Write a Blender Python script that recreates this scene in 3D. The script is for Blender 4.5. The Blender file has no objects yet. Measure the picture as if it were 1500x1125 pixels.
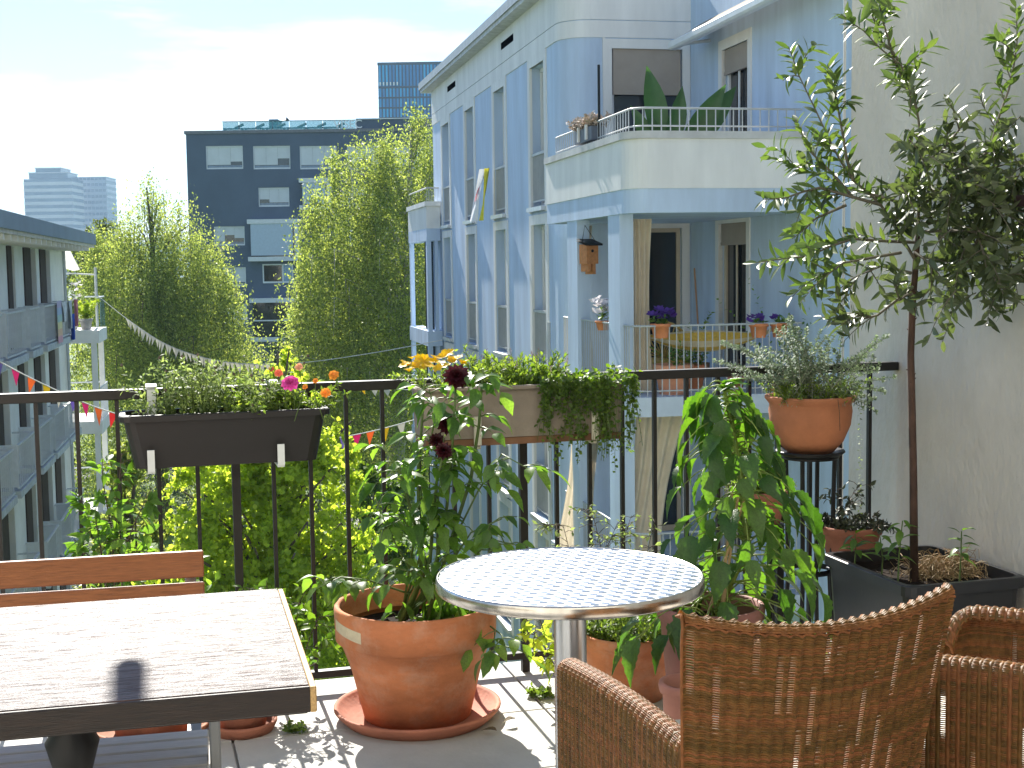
import bpy, math, random
import numpy as np
from mathutils import Vector, Matrix
random.seed(7); RNG = np.random.default_rng(7)
SC = bpy.context.scene
COL = SC.collection
R = math.radians
# ------------------------------------------------------------------ camera, sky, sun, exposure
F_PX, PITCH, ROLL, CAMZ = 2000.0, math.atan(172.5/2000), .014, 1.44
SUN_AZ, SUN_EL = R(-15.0), R(36.0)
cam = bpy.data.cameras.new('camera'); cam.sensor_width = 36; cam.lens = 48
cam.clip_start = .05; cam.clip_end = 9000
cam_o = bpy.data.objects.new('camera', cam); COL.objects.link(cam_o)
fwd = Vector((0, math.cos(PITCH), -math.sin(PITCH))); up0 = Vector((0, math.sin(PITCH), math.cos(PITCH))); rt0 = Vector((1, 0, 0))
rt = rt0*math.cos(ROLL)-up0*math.sin(ROLL); upv = rt0*math.sin(ROLL)+up0*math.cos(ROLL)
cam_o.matrix_world = Matrix(((rt.x, upv.x, -fwd.x, 0), (rt.y, upv.y, -fwd.y, 0), (rt.z, upv.z, -fwd.z, CAMZ), (0, 0, 0, 1)))
SC.camera = cam_o
SC.view_settings.view_transform = 'Standard'; SC.view_settings.look = 'None'
SC.view_settings.gamma = 1; SC.view_settings.exposure = 1.48
SC.cycles.max_bounces = 8; SC.cycles.transparent_max_bounces = 8; SC.cycles.diffuse_bounces = 4
SC.cycles.caustics_reflective = False; SC.cycles.caustics_refractive = False
SC.cycles.sample_clamp_indirect = 6; SC.cycles.volume_bounces = 0
W = bpy.data.worlds.new('World'); SC.world = W; W.use_nodes = True
nt = W.node_tree; bg = nt.nodes['Background']; bg.inputs[1].default_value = .068
sky = nt.nodes.new('ShaderNodeTexSky'); sky.sky_type = 'NISHITA'; sky.sun_disc = False
sky.sun_elevation = SUN_EL; sky.sun_rotation = SUN_AZ; sky.altitude = 400; sky.air_density = 1.0; sky.dust_density = .2; sky.ozone_density = 4
tc = nt.nodes.new('ShaderNodeTexCoord'); mp = nt.nodes.new('ShaderNodeMapping'); mp.inputs['Scale'].default_value = (1.6, 1.6, 9)
nz = nt.nodes.new('ShaderNodeTexNoise'); nz.inputs['Scale'].default_value = 2.1; nz.inputs['Detail'].default_value = 7; nz.inputs['Roughness'].default_value = .55
rp = nt.nodes.new('ShaderNodeValToRGB'); rp.color_ramp.elements[0].position = .52; rp.color_ramp.elements[1].position = .80
mx = nt.nodes.new('ShaderNodeMixRGB'); mx.inputs[2].default_value = (11, 11.2, 11.5, 1)
L = nt.links.new
L(tc.outputs['Generated'], mp.inputs['Vector']); L(mp.outputs[0], nz.inputs['Vector']); L(nz.outputs[0], rp.inputs[0])
L(rp.outputs[0], mx.inputs[0]); L(sky.outputs[0], mx.inputs[1]); L(mx.outputs[0], bg.inputs[0])
sun = bpy.data.lights.new('sun', 'SUN'); sun.energy = 4.6; sun.angle = R(.53); sun.color = (1, .95, .86)
sun_o = bpy.data.objects.new('sun', sun); COL.objects.link(sun_o)
SUN_DIR = Vector((math.sin(SUN_AZ)*math.cos(SUN_EL), math.cos(SUN_AZ)*math.cos(SUN_EL), math.sin(SUN_EL)))
sun_o.rotation_euler = SUN_DIR.to_track_quat('Z', 'Y').to_euler(); sun_o.location = (-6, 20, 30)
# ------------------------------------------------------------------ layout helper: a picture point at a chosen distance -> a place in the world
def ray(u, v):
    a = (u-750)/F_PX; b = -(v-562.5)/F_PX
    a, b = a*math.cos(ROLL)+b*math.sin(ROLL), -a*math.sin(ROLL)+b*math.cos(ROLL)
    return Vector((a, math.cos(PITCH)+b*math.sin(PITCH), -math.sin(PITCH)+b*math.cos(PITCH)))
def at(u, v, D):
    d = ray(u, v); return Vector((0, 0, CAMZ))+d*(D/d.y)
# ------------------------------------------------------------------ materials
MATS = {}
def mat(name, col, rough=.6, var=.12, scale=6, bump=0, bscale=40, metal=0, spec=.5, trans=0, transcol=None, island=0, stretch=None, coat=0, var2=None, alpha=None):
    if name in MATS: return MATS[name]
    m = bpy.data.materials.new(name); m.use_nodes = True; MATS[name] = m
    t = m.node_tree; b = t.nodes['Principled BSDF']; lk = t.links.new
    b.inputs['Roughness'].default_value = rough; b.inputs['Metallic'].default_value = metal
    b.inputs['Specular IOR Level'].default_value = spec
    if coat: b.inputs['Coat Weight'].default_value = coat; b.inputs['Coat Roughness'].default_value = .12
    c = (*col, 1)
    co = t.nodes.new('ShaderNodeTexCoord'); vec = co.outputs['Object']
    if stretch:
        mp = t.nodes.new('ShaderNodeMapping'); mp.inputs['Scale'].default_value = stretch; lk(vec, mp.inputs[0]); vec = mp.outputs[0]
    n = t.nodes.new('ShaderNodeTexNoise'); n.inputs['Scale'].default_value = scale; n.inputs['Detail'].default_value = 6; n.inputs['Roughness'].default_value = .6
    lk(vec, n.inputs['Vector'])
    mix = t.nodes.new('ShaderNodeMixRGB')
    lo = var2 if var2 else tuple(x*(1-2*var) for x in col); hi = tuple(min(1, x*(1+1.2*var)) for x in col)
    mix.inputs[1].default_value = (*lo, 1); mix.inputs[2].default_value = (*hi, 1)
    rm = t.nodes.new('ShaderNodeMapRange'); rm.inputs[1].default_value = .3; rm.inputs[2].default_value = .7
    lk(n.outputs[0], rm.inputs[0]); lk(rm.outputs[0], mix.inputs[0]); out = mix.outputs[0]
    if island:
        g = t.nodes.new('ShaderNodeNewGeometry'); oi = t.nodes.new('ShaderNodeObjectInfo')
        ad = t.nodes.new('ShaderNodeMath'); ad.operation = 'ADD'; lk(g.outputs['Random Per Island'], ad.inputs[0]); lk(oi.outputs['Random'], ad.inputs[1])
        fr = t.nodes.new('ShaderNodeMath'); fr.operation = 'FRACT'; lk(ad.outputs[0], fr.inputs[0])
        hs = t.nodes.new('ShaderNodeHueSaturation')
        r2 = t.nodes.new('ShaderNodeMapRange'); r2.inputs[3].default_value = 1-island; r2.inputs[4].default_value = 1+island; lk(fr.outputs[0], r2.inputs[0])
        r3 = t.nodes.new('ShaderNodeMapRange'); r3.inputs[3].default_value = .5+.05*island; r3.inputs[4].default_value = .5-.05*island; lk(fr.outputs[0], r3.inputs[0])
        lk(r2.outputs[0], hs.inputs['Value']); lk(r3.outputs[0], hs.inputs['Hue']); lk(out, hs.inputs['Color']); out = hs.outputs[0]
    lk(out, b.inputs['Base Color'])
    if bump:
        n2 = t.nodes.new('ShaderNodeTexNoise'); n2.inputs['Scale'].default_value = bscale; n2.inputs['Detail'].default_value = 8; lk(vec, n2.inputs['Vector'])
        bp = t.nodes.new('ShaderNodeBump'); bp.inputs['Strength'].default_value = bump; bp.inputs['Distance'].default_value = .01
        lk(n2.outputs[0], bp.inputs['Height']); lk(bp.outputs[0], b.inputs['Normal'])
    if trans:
        tr = t.nodes.new('ShaderNodeBsdfTranslucent'); ms = t.nodes.new('ShaderNodeMixShader'); ms.inputs[0].default_value = trans
        if transcol:
            m3 = t.nodes.new('ShaderNodeMixRGB'); m3.blend_type = 'MULTIPLY'; m3.inputs[0].default_value = 1; m3.inputs[2].default_value = (*transcol, 1)
            lk(out, m3.inputs[1]); lk(m3.outputs[0], tr.inputs[0])
        else: lk(out, tr.inputs[0])
        o = t.nodes['Material Output']; lk(b.outputs[0], ms.inputs[1]); lk(tr.outputs[0], ms.inputs[2]); lk(ms.outputs[0], o.inputs[0])
    return m
def glass(name, col=(.02, .025, .03), rough=.05):
    return mat(name, col, rough, var=.02, spec=.8)
def clearglass(name, col, a):
    m = mat(name, col, .05, var=.01); t = m.node_tree; b = t.nodes['Principled BSDF']
    tr = t.nodes.new('ShaderNodeBsdfTransparent'); ms = t.nodes.new('ShaderNodeMixShader'); ms.inputs[0].default_value = a
    tr.inputs[0].default_value = (.85, .95, .97, 1)
    t.links.new(tr.outputs[0], ms.inputs[1]); t.links.new(b.outputs[0], ms.inputs[2]); t.links.new(ms.outputs[0], t.nodes['Material Output'].inputs[0])
    return m
M_plaster = mat('white plaster', (.76, .76, .74), .85, .07, 2.0, .25, 60, stretch=(1, 1, .2))
M_blue = mat('pale blue painted plaster', (.50, .615, .77), .85, .09, 2.2, .3, 60, stretch=(1, 1, .16))
M_wall = mat('grey white rough plaster', (.63, .595, .53), .9, .11, 1.6, .7, 35, stretch=(1, 1, .6))
M_alu = mat('galvanised metal', (.55, .58, .60), .4, .08, 8, metal=.6)
M_greyrail = mat('light grey railing paint', (.42, .45, .46), .5, .05)
M_dark = mat('dark brown railing paint', (.012, .010, .009), .5, .2, 20, .05, 80, spec=.5)
M_black = mat('black steel', (.008, .008, .009), .45, .1, spec=.35)
M_terra = mat('terracotta', (.58, .205, .085), .85, .16, 5, .25, 70, stretch=(1, 1, 2.2))
def bloom(m, col, lo, hi, amt, sc=9):
    t = m.node_tree; b = t.nodes['Principled BSDF']; src = b.inputs['Base Color'].links[0].from_socket; c = t.nodes.new('ShaderNodeTexCoord'); n = t.nodes.new('ShaderNodeTexNoise'); n.inputs['Scale'].default_value = sc; n.inputs['Detail'].default_value = 10; n.inputs['Roughness'].default_value = .7
    r = t.nodes.new('ShaderNodeMapRange'); r.inputs[1].default_value = lo; r.inputs[2].default_value = hi; r.inputs[4].default_value = amt; x = t.nodes.new('ShaderNodeMixRGB'); x.inputs[2].default_value = (*col, 1)
    t.links.new(c.outputs['Object'], n.inputs['Vector']); t.links.new(n.outputs[0], r.inputs[0]); t.links.new(r.outputs[0], x.inputs[0]); t.links.new(src, x.inputs[1]); t.links.new(x.outputs[0], b.inputs['Base Color'])
bloom(M_terra, (.62, .44, .33), .48, .74, .5); bloom(M_terra, (.20, .10, .06), .56, .75, .55, 4); bloom(M_wall, (.42, .38, .32), .52, .8, .35, 2.2)
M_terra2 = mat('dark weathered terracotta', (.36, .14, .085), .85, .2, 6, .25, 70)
M_purple = mat('plum terracotta', (.30, .13, .11), .7, .12, 6, .15, 60)
M_soil = mat('potting soil', (.022, .015, .011), .95, .3, 30, .8, 60, spec=.1)
M_stem = mat('green stem', (.10, .16, .04), .6, .2, 20)
M_wstem = mat('woody stem', (.09, .065, .045), .8, .25, 40, .4, 60)
M_bark = mat('olive bark', (.075, .04, .028), .8, .3, 25, .7, 40, stretch=(1, 1, .35))
M_pane = glass('dark window glass')
M_pane2 = mat('grey glass with blind behind', (.30, .32, .33), .15, .1, 3)
M_cream = mat('cream curtain cloth', (.70, .60, .45), .9, .06, 4, .2, 60, trans=.3)
# ------------------------------------------------------------------ mesh helpers
class MB:
    def __init__(s): s.v = []; s.f = []
    def add(s, vs, fs):
        o = len(s.v); s.v += [tuple(p) for p in vs]; s.f += [tuple(i+o for i in f) for f in fs]; return s
    def quad(s, a, b, c, d): return s.add((a, b, c, d), ((0, 1, 2, 3),))
    def box(s, x0, x1, y0, y1, z0, z1, M=None, bev=0):
        if bev:
            b = bev; vs = []; 
            for z, k in ((z0, 1), (z0+b, 0), (z1-b, 0), (z1, 1)):
                i = b*k
                vs += [(x0+b, y0+i, z), (x1-b, y0+i, z), (x1-i, y0+b, z), (x1-i, y1-b, z), (x1-b, y1-i, z), (x0+b, y1-i, z), (x0+i, y1-b, z), (x0+i, y0+b, z)]
            fs = [tuple(range(7, -1, -1)), tuple(range(24, 32))]
            for r_ in range(3):
                for i in range(8): fs.append((r_*8+i, r_*8+(i+1) % 8, r_*8+8+(i+1) % 8, r_*8+8+i))
        else:
            vs = [(x0, y0, z0), (x1, y0, z0), (x1, y1, z0), (x0, y1, z0), (x0, y0, z1), (x1, y0, z1), (x1, y1, z1), (x0, y1, z1)]
            fs = [(3, 2, 1, 0), (4, 5, 6, 7), (0, 1, 5, 4), (1, 2, 6, 5), (2, 3, 7, 6), (3, 0, 4, 7)]
        if M is not None: vs = [M @ Vector(p) for p in vs]
        return s.add(vs, fs)
    def tube(s, pts, r, n=6, cap=True):
        pts = [Vector(p) for p in pts]; k = len(pts); rs = r if isinstance(r, (list, tuple)) else [r]*k
        prev = None; vs = []
        for i, p in enumerate(pts):
            t = (pts[min(i+1, k-1)]-pts[max(i-1, 0)])
            if t.length < 1e-9: t = Vector((0, 0, 1))
            t.normalize()
            if prev is None:
                a = Vector((1, 0, 0)) if abs(t.x) < .8 else Vector((0, 1, 0)); x = t.cross(a).normalized()
            else:
                x = prev-t*prev.dot(t); x = x.normalized() if x.length > 1e-6 else t.orthogonal().normalized()
            prev = x; y = t.cross(x)
            for j in range(n):
                an = 2*math.pi*j/n; vs.append(p+x*(rs[i]*math.cos(an))+y*(rs[i]*math.sin(an)))
        fs = [(i*n+j, i*n+(j+1) % n, i*n+n+(j+1) % n, i*n+n+j) for i in range(k-1) for j in range(n)]
        if cap: fs += [tuple(range(n-1, -1, -1)), tuple(range((k-1)*n, k*n))]
        return s.add(vs, fs)
    def lathe(s, prof, n=40, c=(0, 0, 0), sx=1, sy=1, wob=0):
        vs = []; ph = random.random()*6
        for r_, z in prof:
            for j in range(n):
                a = 2*math.pi*j/n; rr = r_*(1+wob*math.sin(2*a+ph)); vs.append((c[0]+rr*sx*math.cos(a), c[1]+rr*sy*math.sin(a), c[2]+z))
        k = len(prof)
        fs = [(i*n+j, i*n+(j+1) % n, i*n+n+(j+1) % n, i*n+n+j) for i in range(k-1) for j in range(n)]
        return s.add(vs, fs)
    def grid(s, fn, nu, nv):
        vs = [fn(i/nu, j/nv) for j in range(nv+1) for i in range(nu+1)]
        return s.add(vs, [(j*(nu+1)+i, j*(nu+1)+i+1, (j+1)*(nu+1)+i+1, (j+1)*(nu+1)+i) for j in range(nv) for i in range(nu)])
    def mesh(s, name, m, smooth=False):
        me = bpy.data.meshes.new(name); me.from_pydata(s.v, [], s.f); me.materials.append(m)
        if smooth: me.polygons.foreach_set('use_smooth', [True]*len(me.polygons))
        me.update(); return me
    def build(s, name, m, parent=None, smooth=False, off=None, **kw):
        if off is not None:
            o = Vector(off); s.v = [tuple(Vector(p)-o) for p in s.v]
        return link(name, s.mesh(name, m, smooth), parent, **kw)
def link(name, me, parent=None, label=None, cat=None, group=None, kind=None, loc=None, rz=0):
    o = bpy.data.objects.new(name, me); COL.objects.link(o)
    if parent is not None: o.parent = parent
    if label: o['label'] = label
    if cat: o['category'] = cat
    if group: o['group'] = group
    if kind: o['kind'] = kind
    if loc is not None: o.location = loc
    if rz: o.rotation_euler[2] = rz
    return o
def thing(name, label, cat, loc=(0, 0, 0), rz=0, group=None):
    return link(name, None, None, label, cat, group, None, loc, rz)
def dup(o, parent=None, loc=None, rz=None, label=None, group=None):
    c = o.copy(); COL.objects.link(c); c.parent = parent
    if loc is not None: c.location = loc
    if rz is not None: c.rotation_euler[2] = rz
    if label: c['label'] = label
    if group: c['group'] = group
    for ch in KIDS(o): dup(ch, c)
    return c
def KIDS(o): return [c for c in list(COL.objects) if c.parent == o]
def np_mesh(name, V, F, m, smooth=False):
    me = bpy.data.meshes.new(name); n, k = F.shape
    me.vertices.add(len(V)); me.vertices.foreach_set('co', np.asarray(V, np.float32).ravel())
    me.loops.add(n*k); me.loops.foreach_set('vertex_index', np.asarray(F, np.int32).ravel())
    me.polygons.add(n); me.polygons.foreach_set('loop_start', np.arange(0, n*k, k, dtype=np.int32)); me.polygons.foreach_set('loop_total', np.full(n, k, np.int32))
    if smooth: me.polygons.foreach_set('use_smooth', np.ones(n, bool))
    me.materials.append(m); me.update(calc_edges=True); return me
def nrm(a): return a/np.maximum(np.linalg.norm(a, axis=-1, keepdims=True), 1e-9)
def leaf_tpl(w=.4, seg=4, fold=.3, droop=.2, pk=.4, wave=0, stalk=0):
    vs = []; fs = []
    for i in range(seg+1):
        t = i/seg; h = w*.5*(math.sin(math.pi*t**(math.log(.5)/math.log(pk))) if 0 < t < 1 else .02)
        if wave and 0 < i < seg: h *= 1+wave*(-1)**i
        z = -droop*t*t; y = stalk+t*(1-stalk)
        vs += [(-h, y, z+fold*h), (0, y, z), (h, y, z+fold*h)]
        if i: b = 3*i; fs += [(b-3, b-2, b+1, b), (b-2, b-1, b+2, b+1)]
    return np.array(vs), np.array(fs)
def merge(tpl, P, D, U, S):
    V, Fq = tpl; P = np.asarray(P, float); D = nrm(np.asarray(D, float)); U = np.asarray(U, float)
    X = nrm(np.cross(D, U)); N = np.cross(X, D); S = np.asarray(S, float)[:, None, None]
    A = (V[None, :, 0, None]*X[:, None]+V[None, :, 1, None]*D[:, None]+V[None, :, 2, None]*N[:, None])*S+P[:, None]
    n, k = A.shape[:2]
    return A.reshape(-1, 3), (Fq[None]+(np.arange(n)*k)[:, None, None]).reshape(-1, Fq.shape[1])
def leaf_objs(parent, me, P, D, U, S, name='leaf'):
    for p, d, u, s in zip(P, D, U, S):
        d = Vector(d).normalized(); u = Vector(u); x = d.cross(u)
        if x.length < 1e-4: x = d.orthogonal()
        x.normalize(); n = x.cross(d)
        o = bpy.data.objects.new(name, me); COL.objects.link(o); o.parent = parent
        o.matrix_basis = Matrix(((x.x*s, d.x*s, n.x*s, p[0]), (x.y*s, d.y*s, n.y*s, p[1]), (x.z*s, d.z*s, n.z*s, p[2]), (0, 0, 0, 1)))
def tpl_mesh(name, tpl, m): return np_mesh(name, tpl[0], tpl[1], m, True)
def rnd(a, b): return random.uniform(a, b)
def sphere_dirs(n): return nrm(RNG.normal(size=(n, 3)))
def sprig(base, d, Ln, droop=.3, k=6, jit=.05):
    base = Vector(base); d = Vector(d).normalized(); pts = []; w = Vector((rnd(-1, 1), rnd(-1, 1), rnd(-1, 1)))*jit*Ln
    for i in range(k):
        t = i/(k-1); pts.append(base+d*(Ln*t)+Vector((0, 0, -droop*Ln*t*t))+w*math.sin(t*3))
    return pts
def along(pts, t):
    x = t*(len(pts)-1); i = min(int(x), len(pts)-2); return pts[i].lerp(pts[i+1], x-i), (pts[i+1]-pts[i]).normalized()
def leaves_on(pts, n, size, t0=.15, tilt=.9, pair=False, upbias=.4):
    P = []; D = []; U = []; S = []; ph = rnd(0, 6)
    for i in range(n):
        t = t0+(1-t0)*(i+.5)/n; p, ax = along(pts, t)
        a = ph+(i//2*1.57+(i % 2)*3.14159 if pair else i*2.4)
        x = ax.orthogonal().normalized(); y = ax.cross(x); s = x*math.cos(a)+y*math.sin(a)
        tl = tilt*rnd(.75, 1.2); d = (ax*math.cos(tl)+s*math.sin(tl)); d.z += rnd(-.15, .15)
        P.append(p); D.append(d.normalized()); U.append(ax*.7+Vector((0, 0, upbias))+Vector((rnd(-.3, .3), rnd(-.3, .3), rnd(-.3, .3)))); S.append(size*rnd(.65, 1.15)*(1-.35*max(0, t-.75)*2))
    return P, D, U, S
class Leaves:
    def __init__(s): s.P = []; s.D = []; s.U = []; s.S = []
    def put(s, q): s.P += q[0]; s.D += q[1]; s.U += q[2]; s.S += q[3]
    def build(s, name, tpl, m, parent, off, nobj=0, oname='leaf', **kw):
        off = Vector(off); P = [Vector(p)-off for p in s.P]; n = len(P); idx = list(range(n))
        if nobj:
            me = tpl_mesh(oname, tpl, m); sel = sorted(idx, key=lambda i: -s.S[i]+.0*i)[:nobj] if n > nobj else idx
            leaf_objs(parent, me, [P[i] for i in sel], [s.D[i] for i in sel], [s.U[i] for i in sel], [s.S[i] for i in sel], oname)
            ss = set(sel); idx = [i for i in idx if i not in ss]
        if idx:
            V, Fq = merge(tpl, [P[i] for i in idx], [s.D[i] for i in idx], [s.U[i] for i in idx], [s.S[i] for i in idx])
            return link(name, np_mesh(name, V, Fq, m, True), parent, kind='stuff', **kw)
# leaf materials
G_lime = mat('lime green leaf', (.22, .30, .06), .5, .1, 3, trans=.7, transcol=(3.0, 2.7, 1.1), island=.3)
G_birch = mat('birch leaf', (.16, .205, .07), .5, .1, 1, trans=.6, transcol=(2.6, 2.5, 1.3), island=.5)
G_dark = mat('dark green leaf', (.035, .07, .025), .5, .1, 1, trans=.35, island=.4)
G_olive = mat('olive leaf', (.075, .10, .05), .40, .1, 8, trans=.3, transcol=(2.2, 2.4, 1), island=.35)
G_big = mat('broad green leaf', (.05, .11, .025), .36, .15, 14, .3, 25, trans=.4, transcol=(3.4, 3.6, .7), island=.3)
G_dahl = mat('dahlia leaf', (.085, .165, .04), .42, .15, 14, trans=.5, transcol=(3.0, 3.0, .8), island=.35)
G_grey = mat('grey green leaf', (.22, .28, .13), .6, .1, 10, trans=.45, transcol=(1.8, 1.9, .9), island=.35)
G_herb = mat('herb leaf', (.14, .21, .05), .55, .1, 10, trans=.5, transcol=(2.2, 2.2, .8), island=.4)
G_trail = mat('trailing leaf', (.09, .155, .03), .5, .1, 10, trans=.45, transcol=(2.6, 2.6, .6), island=.4)
G_dry = mat('dry grass', (.36, .26, .14), .8, .2, 20, island=.3)
T_leaf = leaf_tpl(.5, 4, .35, .2, .42)
T_olive = leaf_tpl(.31, 5, .3, .12, .48)
T_big = leaf_tpl(.56, 13, .45, .5, .36, .10)
T_small = leaf_tpl(.42, 2, .3, .1, .5)
T_round = leaf_tpl(.85, 3, .2, .15, .5)
T_quad = (np.array([(-.26, .2, 0), (0, 0, .05), (.26, .25, .03), (.02, 1, -.06)]), np.array([(0, 1, 2, 3)]))
Z = Vector((0, 0, 1))
# ================================================================== the setting
GZ = -10.6
M_lawn = mat('courtyard lawn', (.10, .17, .035), .9, .25, .35, .5, 8)
M_asph = mat('asphalt', (.055, .055, .058), .9, .15, 2, .3, 30)
MB().quad((-4000, -200, GZ), (4000, -200, GZ), (4000, 6000, GZ), (-4000, 6000, GZ)).build('ground', M_lawn, kind='structure', label='green courtyard lawn far below the balcony', cat='ground')
MB().box(-60, 60, 78, 88, GZ-.1, GZ+.02).build('road', M_asph, kind='structure', label='asphalt street behind the courtyard trees', cat='road')
MB().box(-9.5, -7.2, 12, 78, GZ-.1, GZ+.024).build('path', mat('pale path paving', (.3, .29, .27), .9, .1, 2), kind='structure', label='pale paved path across the courtyard', cat='path')
# hills on the skyline
def hill():
    b = MB(); n = 160
    def h(x): return 105+34*math.sin(x*.0021+1.0)+20*math.sin(x*.0053+2)+5*math.sin(x*.031)+3*math.sin(x*.083)
    def fn(i, j):
        x = -2600+5200*i; y = 2600+900*j; s = math.sin(min(1, j*1.6)*math.pi/2)
        return (x, y, GZ+h(x)*s+6*math.sin(x*.11+j*30)*s)
    b.grid(fn, n, 14)
    return b.build('hills', mat('forested hill', (.045, .075, .04), .95, .3, .02, 1, .05), kind='structure', smooth=False, label='wooded hill ridge on the skyline', cat='hill')
hill()
def forest():
    n = 9000; x = RNG.uniform(-2600, 2600, n); y = RNG.uniform(2620, 3300, n)
    hz = 105+34*np.sin(x*.0021+1)+20*np.sin(x*.0053+2)+5*np.sin(x*.031)
    s = np.sin(np.minimum(1, (y-2600)/900*1.6)*np.pi/2); zz = GZ+hz*s
    tv, tf = [], []
    for k in range(6): tv += [(math.cos(k)*.5, math.sin(k)*.5, .2), (math.cos(k)*.55, math.sin(k)*.55, .6)]
    V = np.array([(.5*math.cos(a), .5*math.sin(a), z) for z in (.1, .55) for a in (0, 1.57, 3.14, 4.71)]+[(0, 0, 1)])
    Fq = np.array([(0, 1, 5, 4), (1, 2, 6, 5), (2, 3, 7, 6), (3, 0, 4, 7), (4, 5, 8, 8), (5, 6, 8, 8), (6, 7, 8, 8), (7, 4, 8, 8)])
    Fq = Fq[:4]
    S = RNG.uniform(9, 17, n); A = V[None]*S[:, None, None]+np.stack([x, y, zz], 1)[:, None]
    F3 = np.array([(4, 5, 8), (5, 6, 8), (6, 7, 8), (7, 4, 8), (0, 1, 5), (0, 5, 4), (1, 2, 6), (1, 6, 5), (2, 3, 7), (2, 7, 6), (3, 0, 4), (3, 4, 7)])
    Fall = (F3[None]+(np.arange(n)*9)[:, None, None]).reshape(-1, 3)
    link('forest', np_mesh('forest', A.reshape(-1, 3), Fall, mat('forest crowns', (.04, .07, .035), .95, .3, .05, island=.3)), kind='stuff', label='distant woodland covering the hill ridge', cat='forest')
forest()
# ------------------------------------------------------------------ far towers
def far_tower(u0, u1, vtop, D, label, rows, colw, colg, steps=None, dy=40, slabs=True, fins=0):
    p0 = at(u0, vtop, D); p1 = at(u1, vtop, D); w = p1.x-p0.x; H = p0.z-GZ
    t = thing('office_tower', label, 'tower', (p0.x, D, GZ))
    M1 = mat('tower cladding %d' % u0, colw, .7, .08, .05); M2 = mat('tower glazing %d' % u0, colg, .2, .2, .08)
    MB().box(.3, w-.3, .3, dy, 0, H-.5).build('wall', M2, t)
    sh = H/rows
    if slabs:
        me = MB().box(0, w, 0, dy+.3, 0, sh*.5).mesh('floor_band', M1)
        for i in range(rows): link('floor_band', me, t, loc=(0, 0, i*sh))
    if fins:
        me = MB().box(-.25, .25, -.25, .3, 0, H).mesh('mullion', M1)
        for i in range(fins+1): link('mullion', me, t, loc=(w*i/fins, 0, 0))
        MB().box(-.3, w+.3, -.3, dy+.3, H-.6, H+.4).build('roof_edge', M1, t)
    for (a, b, z0, z1) in steps or ():
        MB().box(w*a, w*b, 3, dy-3, H+z0, H+z1).build('roof_storey', M2, t)
        MB().box(w*a-.6, w*b+.6, 2.4, dy-2.4, H+z1, H+z1+1).build('roof_slab', M1, t)
    return t
far_tower(34, 105, 262, 1500, 'pale banded high-rise with stepped roof storeys on the skyline', 16, (.62, .56, .55), (.10, .13, .16), [(.1, .9, 0, 6), (.24, .76, 6.2, 11)])
far_tower(104, 155, 260, 1560, 'slim blue grey slab tower beside the stepped high-rise', 18, (.30, .34, .38), (.12, .16, .2), None, fins=9)
# ------------------------------------------------------------------ blue glass tower
def glass_tower():
    D = 520; p0 = at(554, 92, D); p1 = at(690, 92, D); w = p1.x-p0.x; H = p0.z-GZ
    t = thing('glass_tower', 'blue glass office tower with dark grid of panes behind birch top', 'tower', (p0.x, D, GZ), R(-1.0))
    Mf = mat('dark teal tower frame', (.02, .05, .075), .5, .1, .05); Mg = mat('blue tower glass', (.03, .34, .75), .45, .18, .12, island=.25)
    Mg2 = mat('deep blue tower glass', (.02, .2, .48), .4, .15, .12)
    MB().box(0, w, .25, 28, 0, H).build('core', Mg2, t)
    nc = 27; cw = w/nc; rows = [(7.8, .8)]+[(3.15, .62)]*14
    z = H-.9
    MB().box(-.35, w+.35, -.25, 28.3, H-.9, H+.1).build('roof_edge', Mf, t)
    me0 = None
    pane = {}
    for ri, (h, g) in enumerate(rows):
        z1 = z; z0 = z-h
        if z0 < H-60: break
        if h not in pane: pane[h] = MB().box(.12*cw, .62*cw, -.1, .25, 0, h).mesh('pane', Mg)
        if ri < 8:
            for c in range(nc): link('pane', pane[h], t, loc=(c*cw, 0, z0))
        MB().box(-.2, w+.2, -.22, .26, z0-g, z0).build('floor_band', Mf, t)
        z = z0-g
    me = MB().box(-.15, .15, -.2, .27, 0, H-1).mesh('mullion', Mf)
    for c in range(nc+1): link('mullion', me, t, loc=(c*cw, 0, 0))
    bl = MB().box(.2*cw, .55*cw, -.16, -.11, 0, 1.2).mesh('white_blind', mat('white blind', (.85, .88, .9), .6, .02))  # plain white blinds in the tall top row
    for c in range(6): link('white_blind', bl, t, loc=(c*cw*1.0+.1, 0, H-.9-7.8+.3))
glass_tower()
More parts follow.
